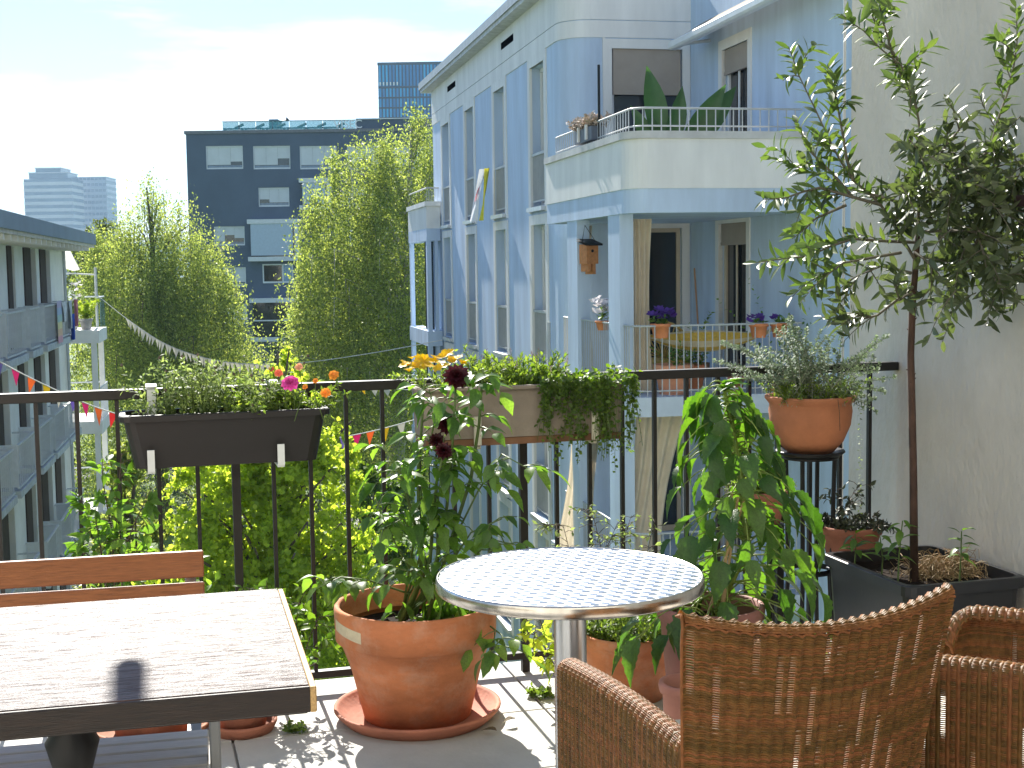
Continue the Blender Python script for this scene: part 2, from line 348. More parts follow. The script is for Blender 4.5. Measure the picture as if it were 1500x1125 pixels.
# ------------------------------------------------------------------ dark office building
def office():
    D = 110.0; p0 = at(272, 192, D); T = p0.z; x0 = p0.x; x1 = 6.0
    t = thing('office_building', 'dark slate grey office block with white blinds behind the birches', 'building', (0, D, 0))
    Mw = mat('slate grey cladding', (.10, .135, .19), .8, .06, .4, .3, 6); Mb = mat('white window blind', (.62, .66, .70), .6, .04, 1)
    Mfr = mat('pale window frame', (.66, .70, .73), .5, .04); Mgl = clearglass('teal balustrade glass', (.10, .35, .40), .45)
    def X(u): return at(u, 300, D).x
    def Zz(u, v): return at(u, v, D).z
    b = MB()
    wins = [(304, 358, 214, 248), (373, 427, 214, 248), (441, 495, 214, 248), (510, 563, 214, 248), (578, 632, 214, 248), (379, 424, 275, 303), (312, 357, 332, 360),
            (502, 548, 275, 303), (510, 555, 332, 360), (560, 605, 332, 360), (312, 357, 392, 420), (312, 357, 446, 475), (510, 555, 392, 420), (510, 555, 446, 475)]
    holes = []
    for (a, c, v0, v1) in wins: holes.append((X(a)-x0, X(c)-x0, Zz(a, v1), Zz(a, v0)))
    wall_holes(b, Vector((x0, 0, 0)), Vector((1, 0, 0)), Vector((0, -1, 0)), x1-x0, GZ, T-.25, holes, .3)
    b.quad((x0, 0, GZ), (x0, 30, GZ), (x0, 30, T-.25), (x0, 0, T-.25)); b.quad((x1, 30, GZ), (x1, 0, GZ), (x1, 0, T-.25), (x1, 30, T-.25))
    b.quad((x0, 0, T-.25), (x1, 0, T-.25), (x1, 30, T-.25), (x0, 30, T-.25)); b.build('wall', Mw, t)
    MB().box(x0-.12, x1+.1, -.12, 30, T-.25, T).build('roof_edge', mat('roof flashing', (.16, .17, .19), .5), t)
    for (h0, h1, z0, z1) in holes:
        w = MB()
        for (a, c, e, f) in ((h0, h1, z0, z0+.12), (h0, h1, z1-.1, z1), (h0, h0+.08, z0+.12, z1-.1), (h1-.08, h1, z0+.12, z1-.1)): w.box(x0+a, x0+c, .06, .2, e, f)
        wo = w.build('window', Mfr, t)
        n = 3; ww = (h1-h0-.16)/n
        for i in range(n): MB().box(x0+h0+.08+i*ww+.006, x0+h0+.08+(i+1)*ww-.006, .12, .16, z0+.34+random.choice((0, 0, 0, .25, .5)), z1-.1).build('blind', Mb, wo)
        MB().box(x0+h0+.08, x0+h1-.08, .13, .25, z0+.12, z0+.3).build('pane', mat('blue grey glass', (.16, .22, .30), .1), wo)
        MB().box(x0+h0, x0+h1, .17, .26, z0, z1).build('backing', M_pane, wo)
    # projecting bay windows
    for (a, c, v0, v1, blind) in ((364, 438, 322, 383, 1), (364, 438, 437, 500, 0), (441, 487, 262, 308, 1)):
        xa, xc, z0, z1 = X(a), X(c), Zz(a, v1), Zz(a, v0)
        bo = MB().box(xa, xc, -.9, 0, z1-.35, z1).box(xa, xc, -.9, 0, z0, z0+.35).box(xc-.3, xc, -.88, 0, z0+.35, z1-.35).build('bay_window', Mfr, t)
        MB().box(xa+.25, xc-.3, -.7, -.01, z0+.35, z1-.35).build('pane', M_pane, bo)
        if blind: MB().box(xa+.25, xc-.45, -.82, -.72, z0+.45, z1-.35).build('blind', mat('blue white blind', (.45, .55, .66), .6, .04), bo)
        else:
            MB().box(xa+.25, xc-.3, -.76, -.71, (z0+z1)/2-.1, (z0+z1)/2).build('transom', Mfr, bo)
    xa, xc, z0, z1 = X(382), X(427), Zz(382, 415), Zz(382, 387)
    wo = MB().box(xa, xc, -.06, 0, z1-.1, z1).box(xa, xc, -.06, 0, z0, z0+.14).box(xa, xa+.1, -.06, 0, z0+.14, z1-.1).box(xc-.1, xc, -.06, 0, z0+.14, z1-.1).box(xa+1.55, xa+1.68, -.06, 0, z0+.14, z1-.1).build('window', Mfr, t)
    MB().box(xa+.1, xa+1.55, -.03, -.01, z0+.14, z1-.1).build('pane', M_pane, wo); MB().box(xa+1.68, xc-.1, -.03, -.01, z0+.14, z1-.1).build('pane', mat('sky blue glass', (.12, .30, .5), .1), wo)
    # roof terrace
    xg0, xg1 = X(328), X(524)
    zt = T+.75
    n = 8
    for i in range(n):
        a = xg0+(xg1-xg0)*i/n; c = xg0+(xg1-xg0)*(i+1)/n
        MB().box(a+.03, c-.03, .3, .34, T, zt-.05).build('glass_panel', Mgl, t)
    MB().box(xg0, xg1, .27, .37, zt-.05, zt).build('handrail', mat('teal rail', (.08, .16, .18), .4), t)
    MB().box(xg1, x1, .3, 20, T, zt).build('roof_parapet', Mw, t)
    MB().box(xg1, x1, .2, .32, zt, zt+.08).build('parapet_cap', Mfr, t)
    MB().box(X(372), X(386), 8, 10, T, T+1.7).build('roof_vent', mat('teal steel', (.06, .14, .18), .5), t)
    MB().tube([(X(386), 9, T+1.6), (X(396), 9, T+1.7), (X(399), 9, T+1.85)], [.06, .06, .2], 6).build('vent_arm', M_black, t)
    cu = bpy.data.curves.new('sign_letters', 'FONT'); cu.body = 'VISEC'; cu.size = .92; cu.extrude = .03
    cu.materials.append(mat('white sign letters', (.8, .84, .86), .5)); tmp = link('tmp_text', cu); bpy.context.view_layer.update(); me = bpy.data.meshes.new_from_object(tmp.evaluated_get(bpy.context.evaluated_depsgraph_get())); bpy.data.objects.remove(tmp)
    o = link('sign_letters', me, t, label='white roof sign reading VISEC'); o.location = (X(491), .22, T+.08); o.rotation_euler = (R(90), 0, 0)
    for i, u in enumerate((340, 371, 402, 433, 462, 490)):
        x = X(u); c = thing('sun_lounger', 'dark sun lounger on the office roof terrace behind the glass balustrade', 'lounger', (x, D+1.6, T), 0, 'roof terrace loungers')
        MB().box(-.8, .8, -.3, .3, .22, .32).build('seat', M_black, c); MB().tube([(.1, 0, .32), (.8, 0, .62)], .12, 5).build('backrest', M_black, c)
        for sx in (-.7, .7): MB().box(sx-.04, sx+.04, -.28, .28, 0, .22).build('leg', M_black, c)
def wall_holes(b, o, ua, nv, width, z0, z1, holes, depth):
    us = sorted({0, width, *[h[0] for h in holes], *[h[1] for h in holes]}); zs = sorted({z0, z1, *[h[2] for h in holes], *[h[3] for h in holes]})
    us = [u for u in us if 0 <= u <= width]; zs = [z for z in zs if z0 <= z <= z1]
    P = lambda u, z, d=0: o+ua*u-nv*d+Z*z
    flip = ua.cross(Z).dot(nv) < 0
    def q(a, c, d, e):
        b.quad(*((a, e, d, c) if flip else (a, c, d, e)))
    for i in range(len(us)-1):
        for j in range(len(zs)-1):
            um = (us[i]+us[i+1])/2; zm = (zs[j]+zs[j+1])/2
            if any(h[0] < um < h[1] and h[2] < zm < h[3] for h in holes): continue
            q(P(us[i], zs[j]), P(us[i+1], zs[j]), P(us[i+1], zs[j+1]), P(us[i], zs[j+1]))
    for (a, c, e, f) in holes:
        q(P(a, e), P(a, e, depth), P(a, f, depth), P(a, f)) ; q(P(c, e, depth), P(c, e), P(c, f), P(c, f, depth))
        q(P(a, e, depth), P(a, e), P(c, e), P(c, e, depth)); q(P(a, f), P(a, f, depth), P(c, f, depth), P(c, f))
office()
# ================================================================== blue and white apartment building on the right
AZB = R(11.9)
def right_building():
    org = (.945, 23.4, 0); t = thing('apartment_building', 'pale blue and white plastered apartment block with corner terraces', 'building', org, AZB)
    RT = CAMZ+4.95; o0 = Vector((0, 0, 0)); ya = Vector((0, 1, 0)); LEN = 14.6
    cols = [(1.4, 2.55), (4.9, 6.02), (8.4, 9.55), (11.85, 12.95)]; FL = [2.54, -.36, -3.26, -6.16, -9.06]
    holes = []
    for k, z in enumerate(FL[:4]):
        for c in cols: holes.append((c[0]+.0, c[1], z, z+2.56))
    b = MB(); rc = .55
    wall_holes(b, Vector((0, rc, 0)), ya, Vector((-1, 0, 0)), LEN-rc, GZ, RT-.1, [(h[0]-rc, h[1]-rc, h[2], h[3]) for h in holes], .3)
    # rounded corner
    n = 10
    for i in range(n):
        a0 = math.pi/2*i/n; a1 = math.pi/2*(i+1)/n
        p = lambda a, z: (rc-rc*math.cos(a), rc-rc*math.sin(a), z)
        b.quad(p(a1, GZ), p(a0, GZ), p(a0, RT-.1), p(a1, RT-.1))
    fholes = [(.84, 2.1, 2.6, 5.1), (1.40, 2.08, -.36, 2.06), (1.40, 2.08, -3.26, -.84), (1.40, 2.08, -6.16, -3.74)]
    wall_holes(b, Vector((rc, 0, 0)), Vector((1, 0, 0)), Vector((0, -1, 0)), 2.25-rc, GZ, RT-.1, [(h[0]-rc, h[1]-rc, h[2], h[3]) for h in fholes], .22)
    wholes = [(1.55, 2.65, 2.6, 4.85), (1.4, 2.6, -.36, 2.08), (1.4, 2.6, -3.26, -.82)]
    wall_holes(b, Vector((2.25, 0, 0)), Vector((0, -1, 0)), Vector((-1, 0, 0)), 11, GZ, RT+3, wholes, .22)
    b.quad((0, LEN, GZ), (9, LEN, GZ), (9, LEN, RT-.1), (0, LEN, RT-.1)); b.quad((2.25, -11, GZ), (9, -11, GZ), (9, -11, RT+3), (2.25, -11, RT+3))
    b.quad((9, -11, GZ), (9, LEN, GZ), (9, LEN, RT-.1), (9, -11, RT-.1)); b.quad((2.25, -11, RT+3), (9, -11, RT+3), (9, 2, RT+3), (2.25, 2, RT+3))
    b.build('wall', M_blue, t)
    MB().box(.05, 9, .2, LEN-.05, RT-.3, RT-.12).build('roof', mat('flat roof gravel', (.3, .3, .29), .9), t)
    # white upper band that follows the rounded corner, and its thin groove
    def band(z0, z1, off, name, m, y1=LEN+.01, x1=2.25):
        bb = MB(); pts = [(-off, y1)]
        for i in range(n+1):
            a = math.pi/2*i/n; r_ = rc+off; pts.append((rc-r_*math.cos(a), rc-r_*math.sin(a)))
        pts.append((x1, -off))
        k = len(pts); inner = [(p[0]+.1 if i <= n else p[0], p[1]+.1 if i > 0 else p[1]) for i, p in enumerate(pts)]
        vs = [(p[0], p[1], z) for z in (z0, z1) for p in pts]+[(p[0], p[1], z) for z in (z0, z1) for p in inner]
        fs = []
        for i in range(k-1):
            fs += [(i+1, i, k+i, k+i+1), (k+i+1, k+i, 3*k+i, 3*k+i+1), (i, i+1, 2*k+i+1, 2*k+i)]
        bb.add(vs, fs); return bb.build(name, m, t, smooth=False)
    band(CAMZ+3.84, CAMZ+4.12, .02, 'upper_band', M_plaster); band(CAMZ+4.135, RT-.12, .02, 'upper_band', M_plaster)
    MB().box(-.32, 9, .0, LEN+.35, RT-.12, RT+.06).build('roof_edge', mat('zinc eaves', (.40, .42, .43), .5, .1, 3), t)
    MB().box(-.28, 0, .02, LEN+.3, RT-.2, RT-.12).build('soffit', mat('pale soffit', (.55, .56, .56), .8), t)
    # small black vents
    for y in (3.9, 10.7): MB().box(-.024, .0, y, y+1.2, CAMZ+4.40, CAMZ+4.54).build('vent_slot', mat('deep vent black', (.004, .004, .005), 1, spec=0), t)
    # windows of the long facade
    wt = None; Mp = mat('window shade panel', (.50, .49, .47), .6, .06, 2); Msur = M_plaster
    def win(c0, c1, z, parent):
        w = c1-c0
        o = MB().box(.18, .24, 0, .07, 0, 2.56).box(.18, .24, w-.07, w, 0, 2.56).box(.18, .24, .07, w-.07, 2.48, 2.56).box(.18, .24, .07, w-.07, 0, .07).build('window', M_plaster, parent, loc=(0, c0, z))
        MB().box(-.025, .03, -.18, 0, -.12, 2.74).box(-.025, .03, w, w+.18, -.12, 2.74).box(-.025, .03, 0, w, 2.56, 2.74).build('surround', Msur, o)
        MB().box(-.10, .17, -.05, w+.05, -.10, -.02).build('sill', M_alu, o)
        MB().box(.21, .27, .07, w-.07, .92, 2.48).build('blind', Mp, o)
        MB().box(.22, .28, .07, w-.07, .07, .92).build('pane', mat('dark slate glass', (.10, .12, .15), .12), o)  # lower pane of darker glass behind the railing bars
        rb = MB().box(.0, .05, 0, w, .93, .98).box(.01, .04, 0, w, .08, .11)
        for i in range(11): y = w*(i+.5)/11; rb.box(.015, .035, y-.009, y+.009, .11, .93)
        rb.build('railing', M_greyrail, o); return o
    for k, z in enumerate(FL[:4]):
        for c in cols:
            if wt is None: wt = win(0, 1.13, 0, t); wt.location = (0, c[0], z)
            else: dup(wt, t, (0, c[0], z))
    # front (terrace side) openings
    Mbe = mat('beige door frame', (.55, .47, .35), .6, .05)
    def opening(name, xa, xb, z0, z1, axis, frame, fm, blind=None):
        # axis 0: on the front wall (faces -y); axis 1: on the wing (faces -x at x=2.25)
        Mx = Matrix.Identity(4) if axis == 0 else Matrix(((0, 1, 0, 2.25), (-1, 0, 0, 0), (0, 0, 1, 0), (0, 0, 0, 1)))
        o = MB().box(xa, xa+frame, .08, .18, z0, z1, Mx).box(xb-frame, xb, .08, .18, z0, z1, Mx).box(xa+frame, xb-frame, .08, .18, z1-frame, z1, Mx).box(xa+frame, xb-frame, .08, .18, z0, z0+.1, Mx).build(name, fm, t)
        MB().box(xa+frame, xb-frame, .11, .15, z0+.1, z1-frame, Mx).build('pane', M_pane, o)
        s = .16; MB().box(xa-s, xa, -.02, .05, z0, z1+s, Mx).box(xb, xb+s-.02, -.02, .05, z0, z1+s, Mx).box(xa, xb, -.02, .05, z1, z1+s, Mx).build('surround', M_plaster, o)
        MB().box((xa+xb)/2-.03, (xa+xb)/2+.03, .06, .075, z0+.1, z1-frame, Mx).build('mullion', fm, o) if xb-xa > .9 else None
        if blind: MB().box(xa+.03, xb-.03, .02, .045, z1-blind, z1, Mx).box(xa+.03, xb-.03, .01, .055, z1-blind-.05, z1-blind, Mx).build('roller_blind', mat('taupe roller blind', (.36, .31, .26), .8, .05, 3, .2, 90), o)
        return o
    opening('terrace_window', .84, 2.1, 2.6, 5.1, 0, .06, M_plaster, .72)
    for z in (-.36, -3.26, -6.16): opening('balcony_door', 1.40, 2.08, z, z+2.42, 0, .07, Mbe)
    opening('terrace_door', 1.55, 2.65, 2.6, 4.85, 1, .08, M_plaster, .35)
    opening('balcony_door', 1.4, 2.6, -.36, 2.08, 1, .09, Mbe, .3); opening('balcony_door', 1.4, 2.6, -3.26, -.82, 1, .09, Mbe)
    # blue plaster field on the terrace wall is the wall itself; white field beside it
    MB().box(.73, .84-.16, -.015, .02, 2.6, CAMZ+3.84).build('white_field', M_plaster, t)
    # terrace, balcony slabs, pillars
    x0, yF = -.32, -4.79
    def slab(z0, z1, name, m, g=0):
        rr = .35; pts = [(x0-g, -.02), (x0-g, yF+rr-g)]
        for i in range(1, 8): a = math.pi/2*i/8; pts.append((x0-g+rr-rr*math.cos(a), yF-g+rr-rr*math.sin(a)))
        pts += [(x0-g+rr, yF-g), (2.245, yF-g), (2.245, -.02)]
        k = len(pts); vs = [(p[0], p[1], z) for z in (z0, z1) for p in pts]
        fs = [tuple(range(k-1, -1, -1)), tuple(range(k, 2*k))]+[(i, (i+1) % k, k+(i+1) % k, k+i) for i in range(k)]
        return MB().add(vs, fs).build(name, m, t)
    slab(CAMZ+.70, CAMZ+1.03, 'terrace_beam', M_blue); slab(CAMZ+1.03, CAMZ+1.15, 'terrace_floor', M_plaster, .015)
    def para(z0, z1, th, name, m, g=0):
        rr = .35; out = [(x0-g, -.02), (x0-g, yF+rr-g)]
        for i in range(1, 8): a = math.pi/2*i/8; out.append((x0-g+rr-rr*math.cos(a), yF-g+rr-rr*math.sin(a)))
        out += [(x0-g+rr, yF-g), (2.245, yF-g)]
        inn = [(x0+th, -.02), (x0+th, yF+rr)]
        for i in range(1, 8): a = math.pi/2*i/8; q = rr-th; inn.append((x0+rr-q*math.cos(a), yF+rr-q*math.sin(a)))
        inn += [(x0+rr, yF+th), (2.245, yF+th)]
        k = len(out); vs = [(p[0], p[1], z) for z in (z0, z1) for p in out]+[(p[0], p[1], z) for z in (z0, z1) for p in inn]; fs = []
        for i in range(k-1): fs += [(i, i+1, k+i+1, k+i), (2*k+i+1, 2*k+i, 3*k+i, 3*k+i+1), (k+i, k+i+1, 3*k+i+1, 3*k+i), (i+1, i, 2*k+i, 2*k+i+1)]
        return MB().add(vs, fs).build(name, m, t), out
    para(CAMZ+1.15, CAMZ+1.70, .18, 'parapet', M_plaster, .015); pc, path = para(CAMZ+1.70, CAMZ+1.80, .22, 'parapet_cap', mat('pale concrete cap', (.55, .55, .54), .8, .1, 3), .05)
    for z in (CAMZ-2.1, CAMZ-5.0): slab(z, z+.27, 'balcony_slab', mat('pale blue slab paint', (.50, .58, .68), .8, .06, 2))
    for z0, z1 in ((CAMZ-1.83, CAMZ+.70), (CAMZ-4.73, CAMZ-2.1), (GZ, CAMZ-5.0)):
        MB().box(x0+.02, x0+.22, -4.26, -3.68, z0, z1).build('pillar', M_blue, t); MB().box(x0+.02, x0+.22, -1.92, -1.3, z0, z1).build('pillar', M_blue, t)
    # railings: the terrace's short one, the balconies' tall ones
    def railing(z0, z1, step, inset, r_=.0095, ya=-.3):
        pts = [(x0+inset, ya), (x0+inset, yF+.35)]
        for i in range(1, 8): a = math.pi/2*i/8; q = .35-inset; pts.append((x0+.35-q*math.cos(a), yF+.35-q*math.sin(a)))
        pts += [(x0+.35, yF+inset), (2.23, yF+inset)]
        o = MB().tube([(p[0], p[1], z1) for p in pts], .015, 6).tube([(p[0], p[1], z0+.08) for p in pts], .011, 6).build('railing', M_greyrail, t)
        me = MB().box(-r_*.7, r_*.7, -r_*.7, r_*.7, 0, z1-z0).mesh('bar', M_greyrail)
        d = 0; tot = []
        for i in range(len(pts)-1):
            a = Vector(pts[i]); c = Vector(pts[i+1]); Ls = (c-a).length; s = d
            while s < Ls: q = a.lerp(c, s/Ls); tot.append(q); s += step
            d = s-Ls
        for q in tot: link('bar', me, o, loc=(q.x, q.y, z0))
        return o
    railing(CAMZ+1.80, CAMZ+2.12, .13, .1); railing(CAMZ-1.83, CAMZ-.85, .105, .08, ya=-.8); railing(CAMZ-4.73, CAMZ-3.75, .105, .08, ya=-.8)
    # awning over the terrace door
    aw = MB().box(1.62, 1.78, -7.5, -.65, 4.98, 5.12, bev=.03).build('awning', mat('silver awning rail', (.72, .75, .77), .35, .04), t)
    MB().quad((1.70, -7.4, 5.125), (1.70, -.75, 5.125), (2.24, -.75, 5.45), (2.24, -7.4, 5.45)).build('awning_cloth', mat('tan awning cloth', (.45, .38, .30), .9, trans=.3), aw)
    MB().tube([(2.24, -1.0, 5.1), (1.76, -1.0, 5.03)], .03, 6).build('carrying_arm', M_alu, aw)
    # downpipe, tower at the far end with its own small terrace
    MB().tube([(-.09, .9, GZ), (-.09, .9, CAMZ-1.0)], .03, 8).build('downpipe', M_greyrail, t)
    for z0, z1, nm, m, g in ((CAMZ+1.03, CAMZ+1.62, 'far_parapet', M_plaster, 0), (CAMZ+1.62, CAMZ+1.74, 'far_parapet_cap', M_plaster, .08), (CAMZ+.70, CAMZ+1.03, 'far_beam', M_blue, 0), (CAMZ-2.1, CAMZ-1.7, 'far_slab', M_blue, .03), (CAMZ-5.0, CAMZ-4.6, 'far_slab', M_blue, .03)):
        MB().box(-.40-g*.6, -.025, 13.4-g, 17.0, z0, z1).build(nm, m, t)
    for z0, z1 in ((CAMZ-1.7, CAMZ+.70), (CAMZ-4.6, CAMZ-2.1), (GZ, CAMZ-5.0)):
        for y in (13.42, 16.7): MB().box(-.39, -.28, y, y+.25, z0, z1).build('far_pillar', M_blue, t)
        MB().box(-.19, -.10, 13.42, 13.67, z0, z1).build('far_pillar', M_blue, t)
        MB().box(-.28, -.03, 14.6, 14.7, z0, z1).build('far_window', M_pane, t)
    rr = MB().tube([(-.04, 13.45, CAMZ+2.1), (-.37, 13.45, CAMZ+2.1), (-.37, 16.9, CAMZ+2.1)], .02, 6)
    for i in range(9): rr.box(-.37+i*.04, -.36+i*.04, 13.44, 13.46, CAMZ+1.74, CAMZ+2.1)
    rr.build('far_railing', M_greyrail, t)
    return t
RB = right_building()
def rb_world(x, y, z): c, s = math.cos(AZB), math.sin(AZB); return Vector((.945+x*c-y*s, 23.4+x*s+y*c, z))
# things on the neighbours' balconies
def curtain(p, w, h, label, az, folds=5, swing=0, group=None):
    def fn(i, j):
        folds_ = min(folds, 4); x = (i-.5)*w*(1-.45*math.sin(math.pi*min(1, (1-j)*1.1))*.6)+swing*(1-j); return (x, .035*math.sin(i*folds_*2*math.pi)*(.6+.4*j), h*j)
    o = MB().grid(fn, folds*8, 10).build('curtain', M_cream, smooth=True, label=label, cat='curtain', group=group); o.location = p; o.rotation_euler[2] = az; return o
curtain(rb_world(.05, -4.1, -.36), .35, 2.44, 'cream curtain gathered beside the front pillar of the balcony with hammock', AZB)
curtain(rb_world(-.05, -1.15, -.36), .42, 2.44, 'cream curtain hanging behind the rear pillar with the birdhouse', AZB)
curtain(rb_world(.35, -4.1, -3.26), .75, 2.58, 'wide cream curtain hanging under the balcony with big flower pot', AZB, 7, -.45)
curtain(rb_world(.0, -1.5, -3.26), .6, 2.58, 'cream curtain of the lower balcony beside its rear pillar', AZB, 6, -.3)
def birdhouse():
    p = rb_world(-.16, -2.1, 1.46); t = thing('birdhouse', 'small orange wooden birdhouse with dark roof hung on the blue pillar', 'birdhouse', p, AZB+.35)
    Mo = mat('orange birdhouse wood', (.52, .22, .08), .7, .12, 20); b = MB().box(-.11, .11, -.1, .1, 0, .3).box(-.08, -.03, -.1, .1, -.12, 0).box(.0, .06, -.1, .1, -.16, 0); b.build('body', Mo, t)
    MB().quad((-.16, -.15, .28), (.16, -.15, .28), (.16, .13, .36), (-.16, .13, .36)).quad((-.16, -.15, .31), (-.16, .13, .39), (.16, .13, .39), (.16, -.15, .31)).quad((-.16, -.15, .28), (-.16, -.15, .31), (.16, -.15, .31), (.16, -.15, .28)).build('roof', M_black, t)
    eh = MB().lathe([(0, .004), (.024, .004), (.024, 0)], 14).build('entrance_hole', M_black, t); eh.rotation_euler = (R(90), 0, 0); eh.location = (0, -.1, .2)
    MB().tube([(-.12, 0, .36), (0, .1, .6), (.12, 0, .36)], .006, 4).build('hanging_wire', M_black, t)
birdhouse()
def blossom(parent, P, size, m, n=6, off=(0, 0, 0), name='flower', oname=None, tilt=.9):
    tp = leaf_tpl(.75, 3, .2, .15, .6); off = Vector(off)
    Ps = []; Ds = []; Us = []; Ss = []
    for p in P:
        ph = rnd(0, 6); ax = (Vector((rnd(-.5, .5), rnd(-.9, .1), 1))).normalized(); x = ax.orthogonal().normalized(); y = ax.cross(x)
        o = []
        for i in range(n):
            a = ph+6.283*i/n; d = (x*math.cos(a)+y*math.sin(a))*math.sin(tilt)+ax*math.cos(tilt); o.append((p-off, d, ax, size*rnd(.85, 1.15)))
        V, Fq = merge(tp, *[np.array([list(q[k]) if k < 3 else q[k] for q in o]) for k in range(4)])
        link(name, np_mesh(name, V, Fq, m, True), parent)
M_purp = mat('purple petal', (.10, .035, .28), .5, .1, trans=.3); M_whitep = mat('white petal', (.8, .76, .78), .5, .05, trans=.3)
def small_pot(p, r, h, label, flowers=None, col=None, leafm=None, group=None, lh=.2, nl=60):
    t = thing('flower_pot', label, 'flower pot', p, 0, group); col = col or mat('orange terracotta', (.62, .22, .09), .8, .1, 8)
    MB().lathe([(r*.72, 0), (r*.95, h*.78), (r*1.06, h*.78), (r*1.08, h), (r*.95, h), (r*.9, h*.8), (0, h*.8)], 24).build('pot', col, t, True)
    lv = Leaves()
    for i in range(10): lv.put(leaves_on(sprig(p+Vector((rnd(-r, r)*.5, rnd(-r, r)*.5, h*.8)), (rnd(-.6, .6), rnd(-.6, .6), 1), lh*rnd(.6, 1.1), .25), nl//10, .08 if nl < 600 else .13, .1))
    lv.build('foliage', T_leaf, leafm or G_dahl, t, p)
    if flowers:
        m, n, s = flowers; blossom(t, [p+Vector((rnd(-r, r)*1.3, rnd(-r, r)*1.3, h+lh*rnd(.3, .9))) for _ in range(n)], s, m, 5, p)
    return t
HR = CAMZ-.85
small_pot(rb_world(.18, -4.62, HR-.17), .14, .2, 'orange pot of purple pansies hung on the balcony rail by the front pillar', (M_purp, 16, .08))
small_pot(rb_world(1.62, -4.62, HR-.2), .13, .2, 'orange pot of purple flowers on the balcony rail above the hammock end', (M_purp, 8, .07), lh=.12)
small_pot(rb_world(1.93, -4.62, HR-.2), .12, .2, 'small orange pot with few purple blooms, next to the wing wall', (M_purp, 4, .06), lh=.12)
small_pot(rb_world(-.2, -3.05, HR-.12), .12, .14, 'pot of white orchids on the side rail of the balcony', (M_whitep, 16, .09), lh=.38)
small_pot(rb_world(.45, -4.35, CAMZ-1.83), .27, .42, 'big pale terracotta pot with shrub on the balcony floor', None, mat('pale orange terracotta', (.66, .30, .17), .8, .1, 5), lh=.5, nl=120)
small_pot(rb_world(1.0, -3.6, CAMZ-1.83), .2, .35, 'leafy green bush in a pot behind the yellow hammock', None, leafm=G_herb, lh=1.05, nl=420)
small_pot(rb_world(2.0, -4.35, CAMZ-1.83), .16, .3, 'slender young tree with drooping leaves in a balcony pot', None, leafm=G_dahl, lh=1.9, nl=160)
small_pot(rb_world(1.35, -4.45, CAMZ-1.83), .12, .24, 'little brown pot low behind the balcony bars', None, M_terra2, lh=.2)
def hammock():
    a = rb_world(-.1, -3.6, HR+.02); c = rb_world(2.2, -4.3, HR+.05); t = thing('hammock', 'yellow and cream striped hammock slung across the balcony', 'hammock', a)
    My = mat('yellow hammock cloth', (.62, .42, .08), .85, .12, 30, trans=.25); Mc = mat('cream hammock stripe', (.68, .58, .38), .85, .1, trans=.2)
    def fn(s, k):
        tt = .14+.72*s; p = a.lerp(c, tt); sag = .46*(1-(2*tt-1)**2); q = math.sin(math.pi*s)*.9+.1; p = p+Vector((.0, (k-.5)*.55*q, -sag+.30*abs(2*k-1)**2*q)); return p-a
    for i in range(8):
        MB().grid(lambda s, k: fn(s, (i+k)/8), 24, 1).build('stripe', My if i % 2 == 0 else Mc, t, True)
    for s0, e in ((0, a), (1, c)): MB().tube([fn(s0, .5), e-a], [.03, .008], 6).build('cord', Mc, t)
hammock()
def wicker_seat():
    p = rb_world(.75, -3.2, CAMZ-1.83); t = thing('basket_chair', 'round backed yellow basket chair on the balcony behind the bars', 'chair', p, AZB)
    Mw = mat('yellow cane', (.50, .33, .08), .6, .15, 20)
    b = MB(); 
    for i in range(13):
        a = -1.3+2.6*i/12; b.tube([(0, .25, .42), (math.sin(a)*.3, .22, .42+math.cos(a)*.28), (math.sin(a)*.42, .18, .42+math.cos(a)*.52)], .012, 5)
    b.tube([(math.sin(-1.4+2.8*i/16)*.43, .18, .42+math.cos(-1.4+2.8*i/16)*.53) for i in range(17)], .025, 6).build('backrest', Mw, t)
    MB().lathe([(.05, .3), (.34, .36), (.36, .42), (0, .42)], 20).build('seat', Mw, t, True)
    for sx, sy in ((-.2, -.2), (.2, -.2), (-.2, .2), (.2, .2)): MB().tube([(sx, sy, 0), (sx*.8, sy*.8, .36)], .018, 5).build('leg', Mw, t)
wicker_seat()
p = rb_world(1.95, -1.0, CAMZ-1.83); b = thing('broom', 'wooden broom handle leaning in the balcony corner', 'broom', p, AZB)
MB().tube([(0, -.3, .2), (.22, .6, 1.75)], .016, 6).build('handle', mat('broom wood', (.5, .28, .15), .6), b); MB().box(-.14, .14, -.36, -.26, 0, .2).build('brush', mat('broom bristle', (.25, .15, .08), .9), b)
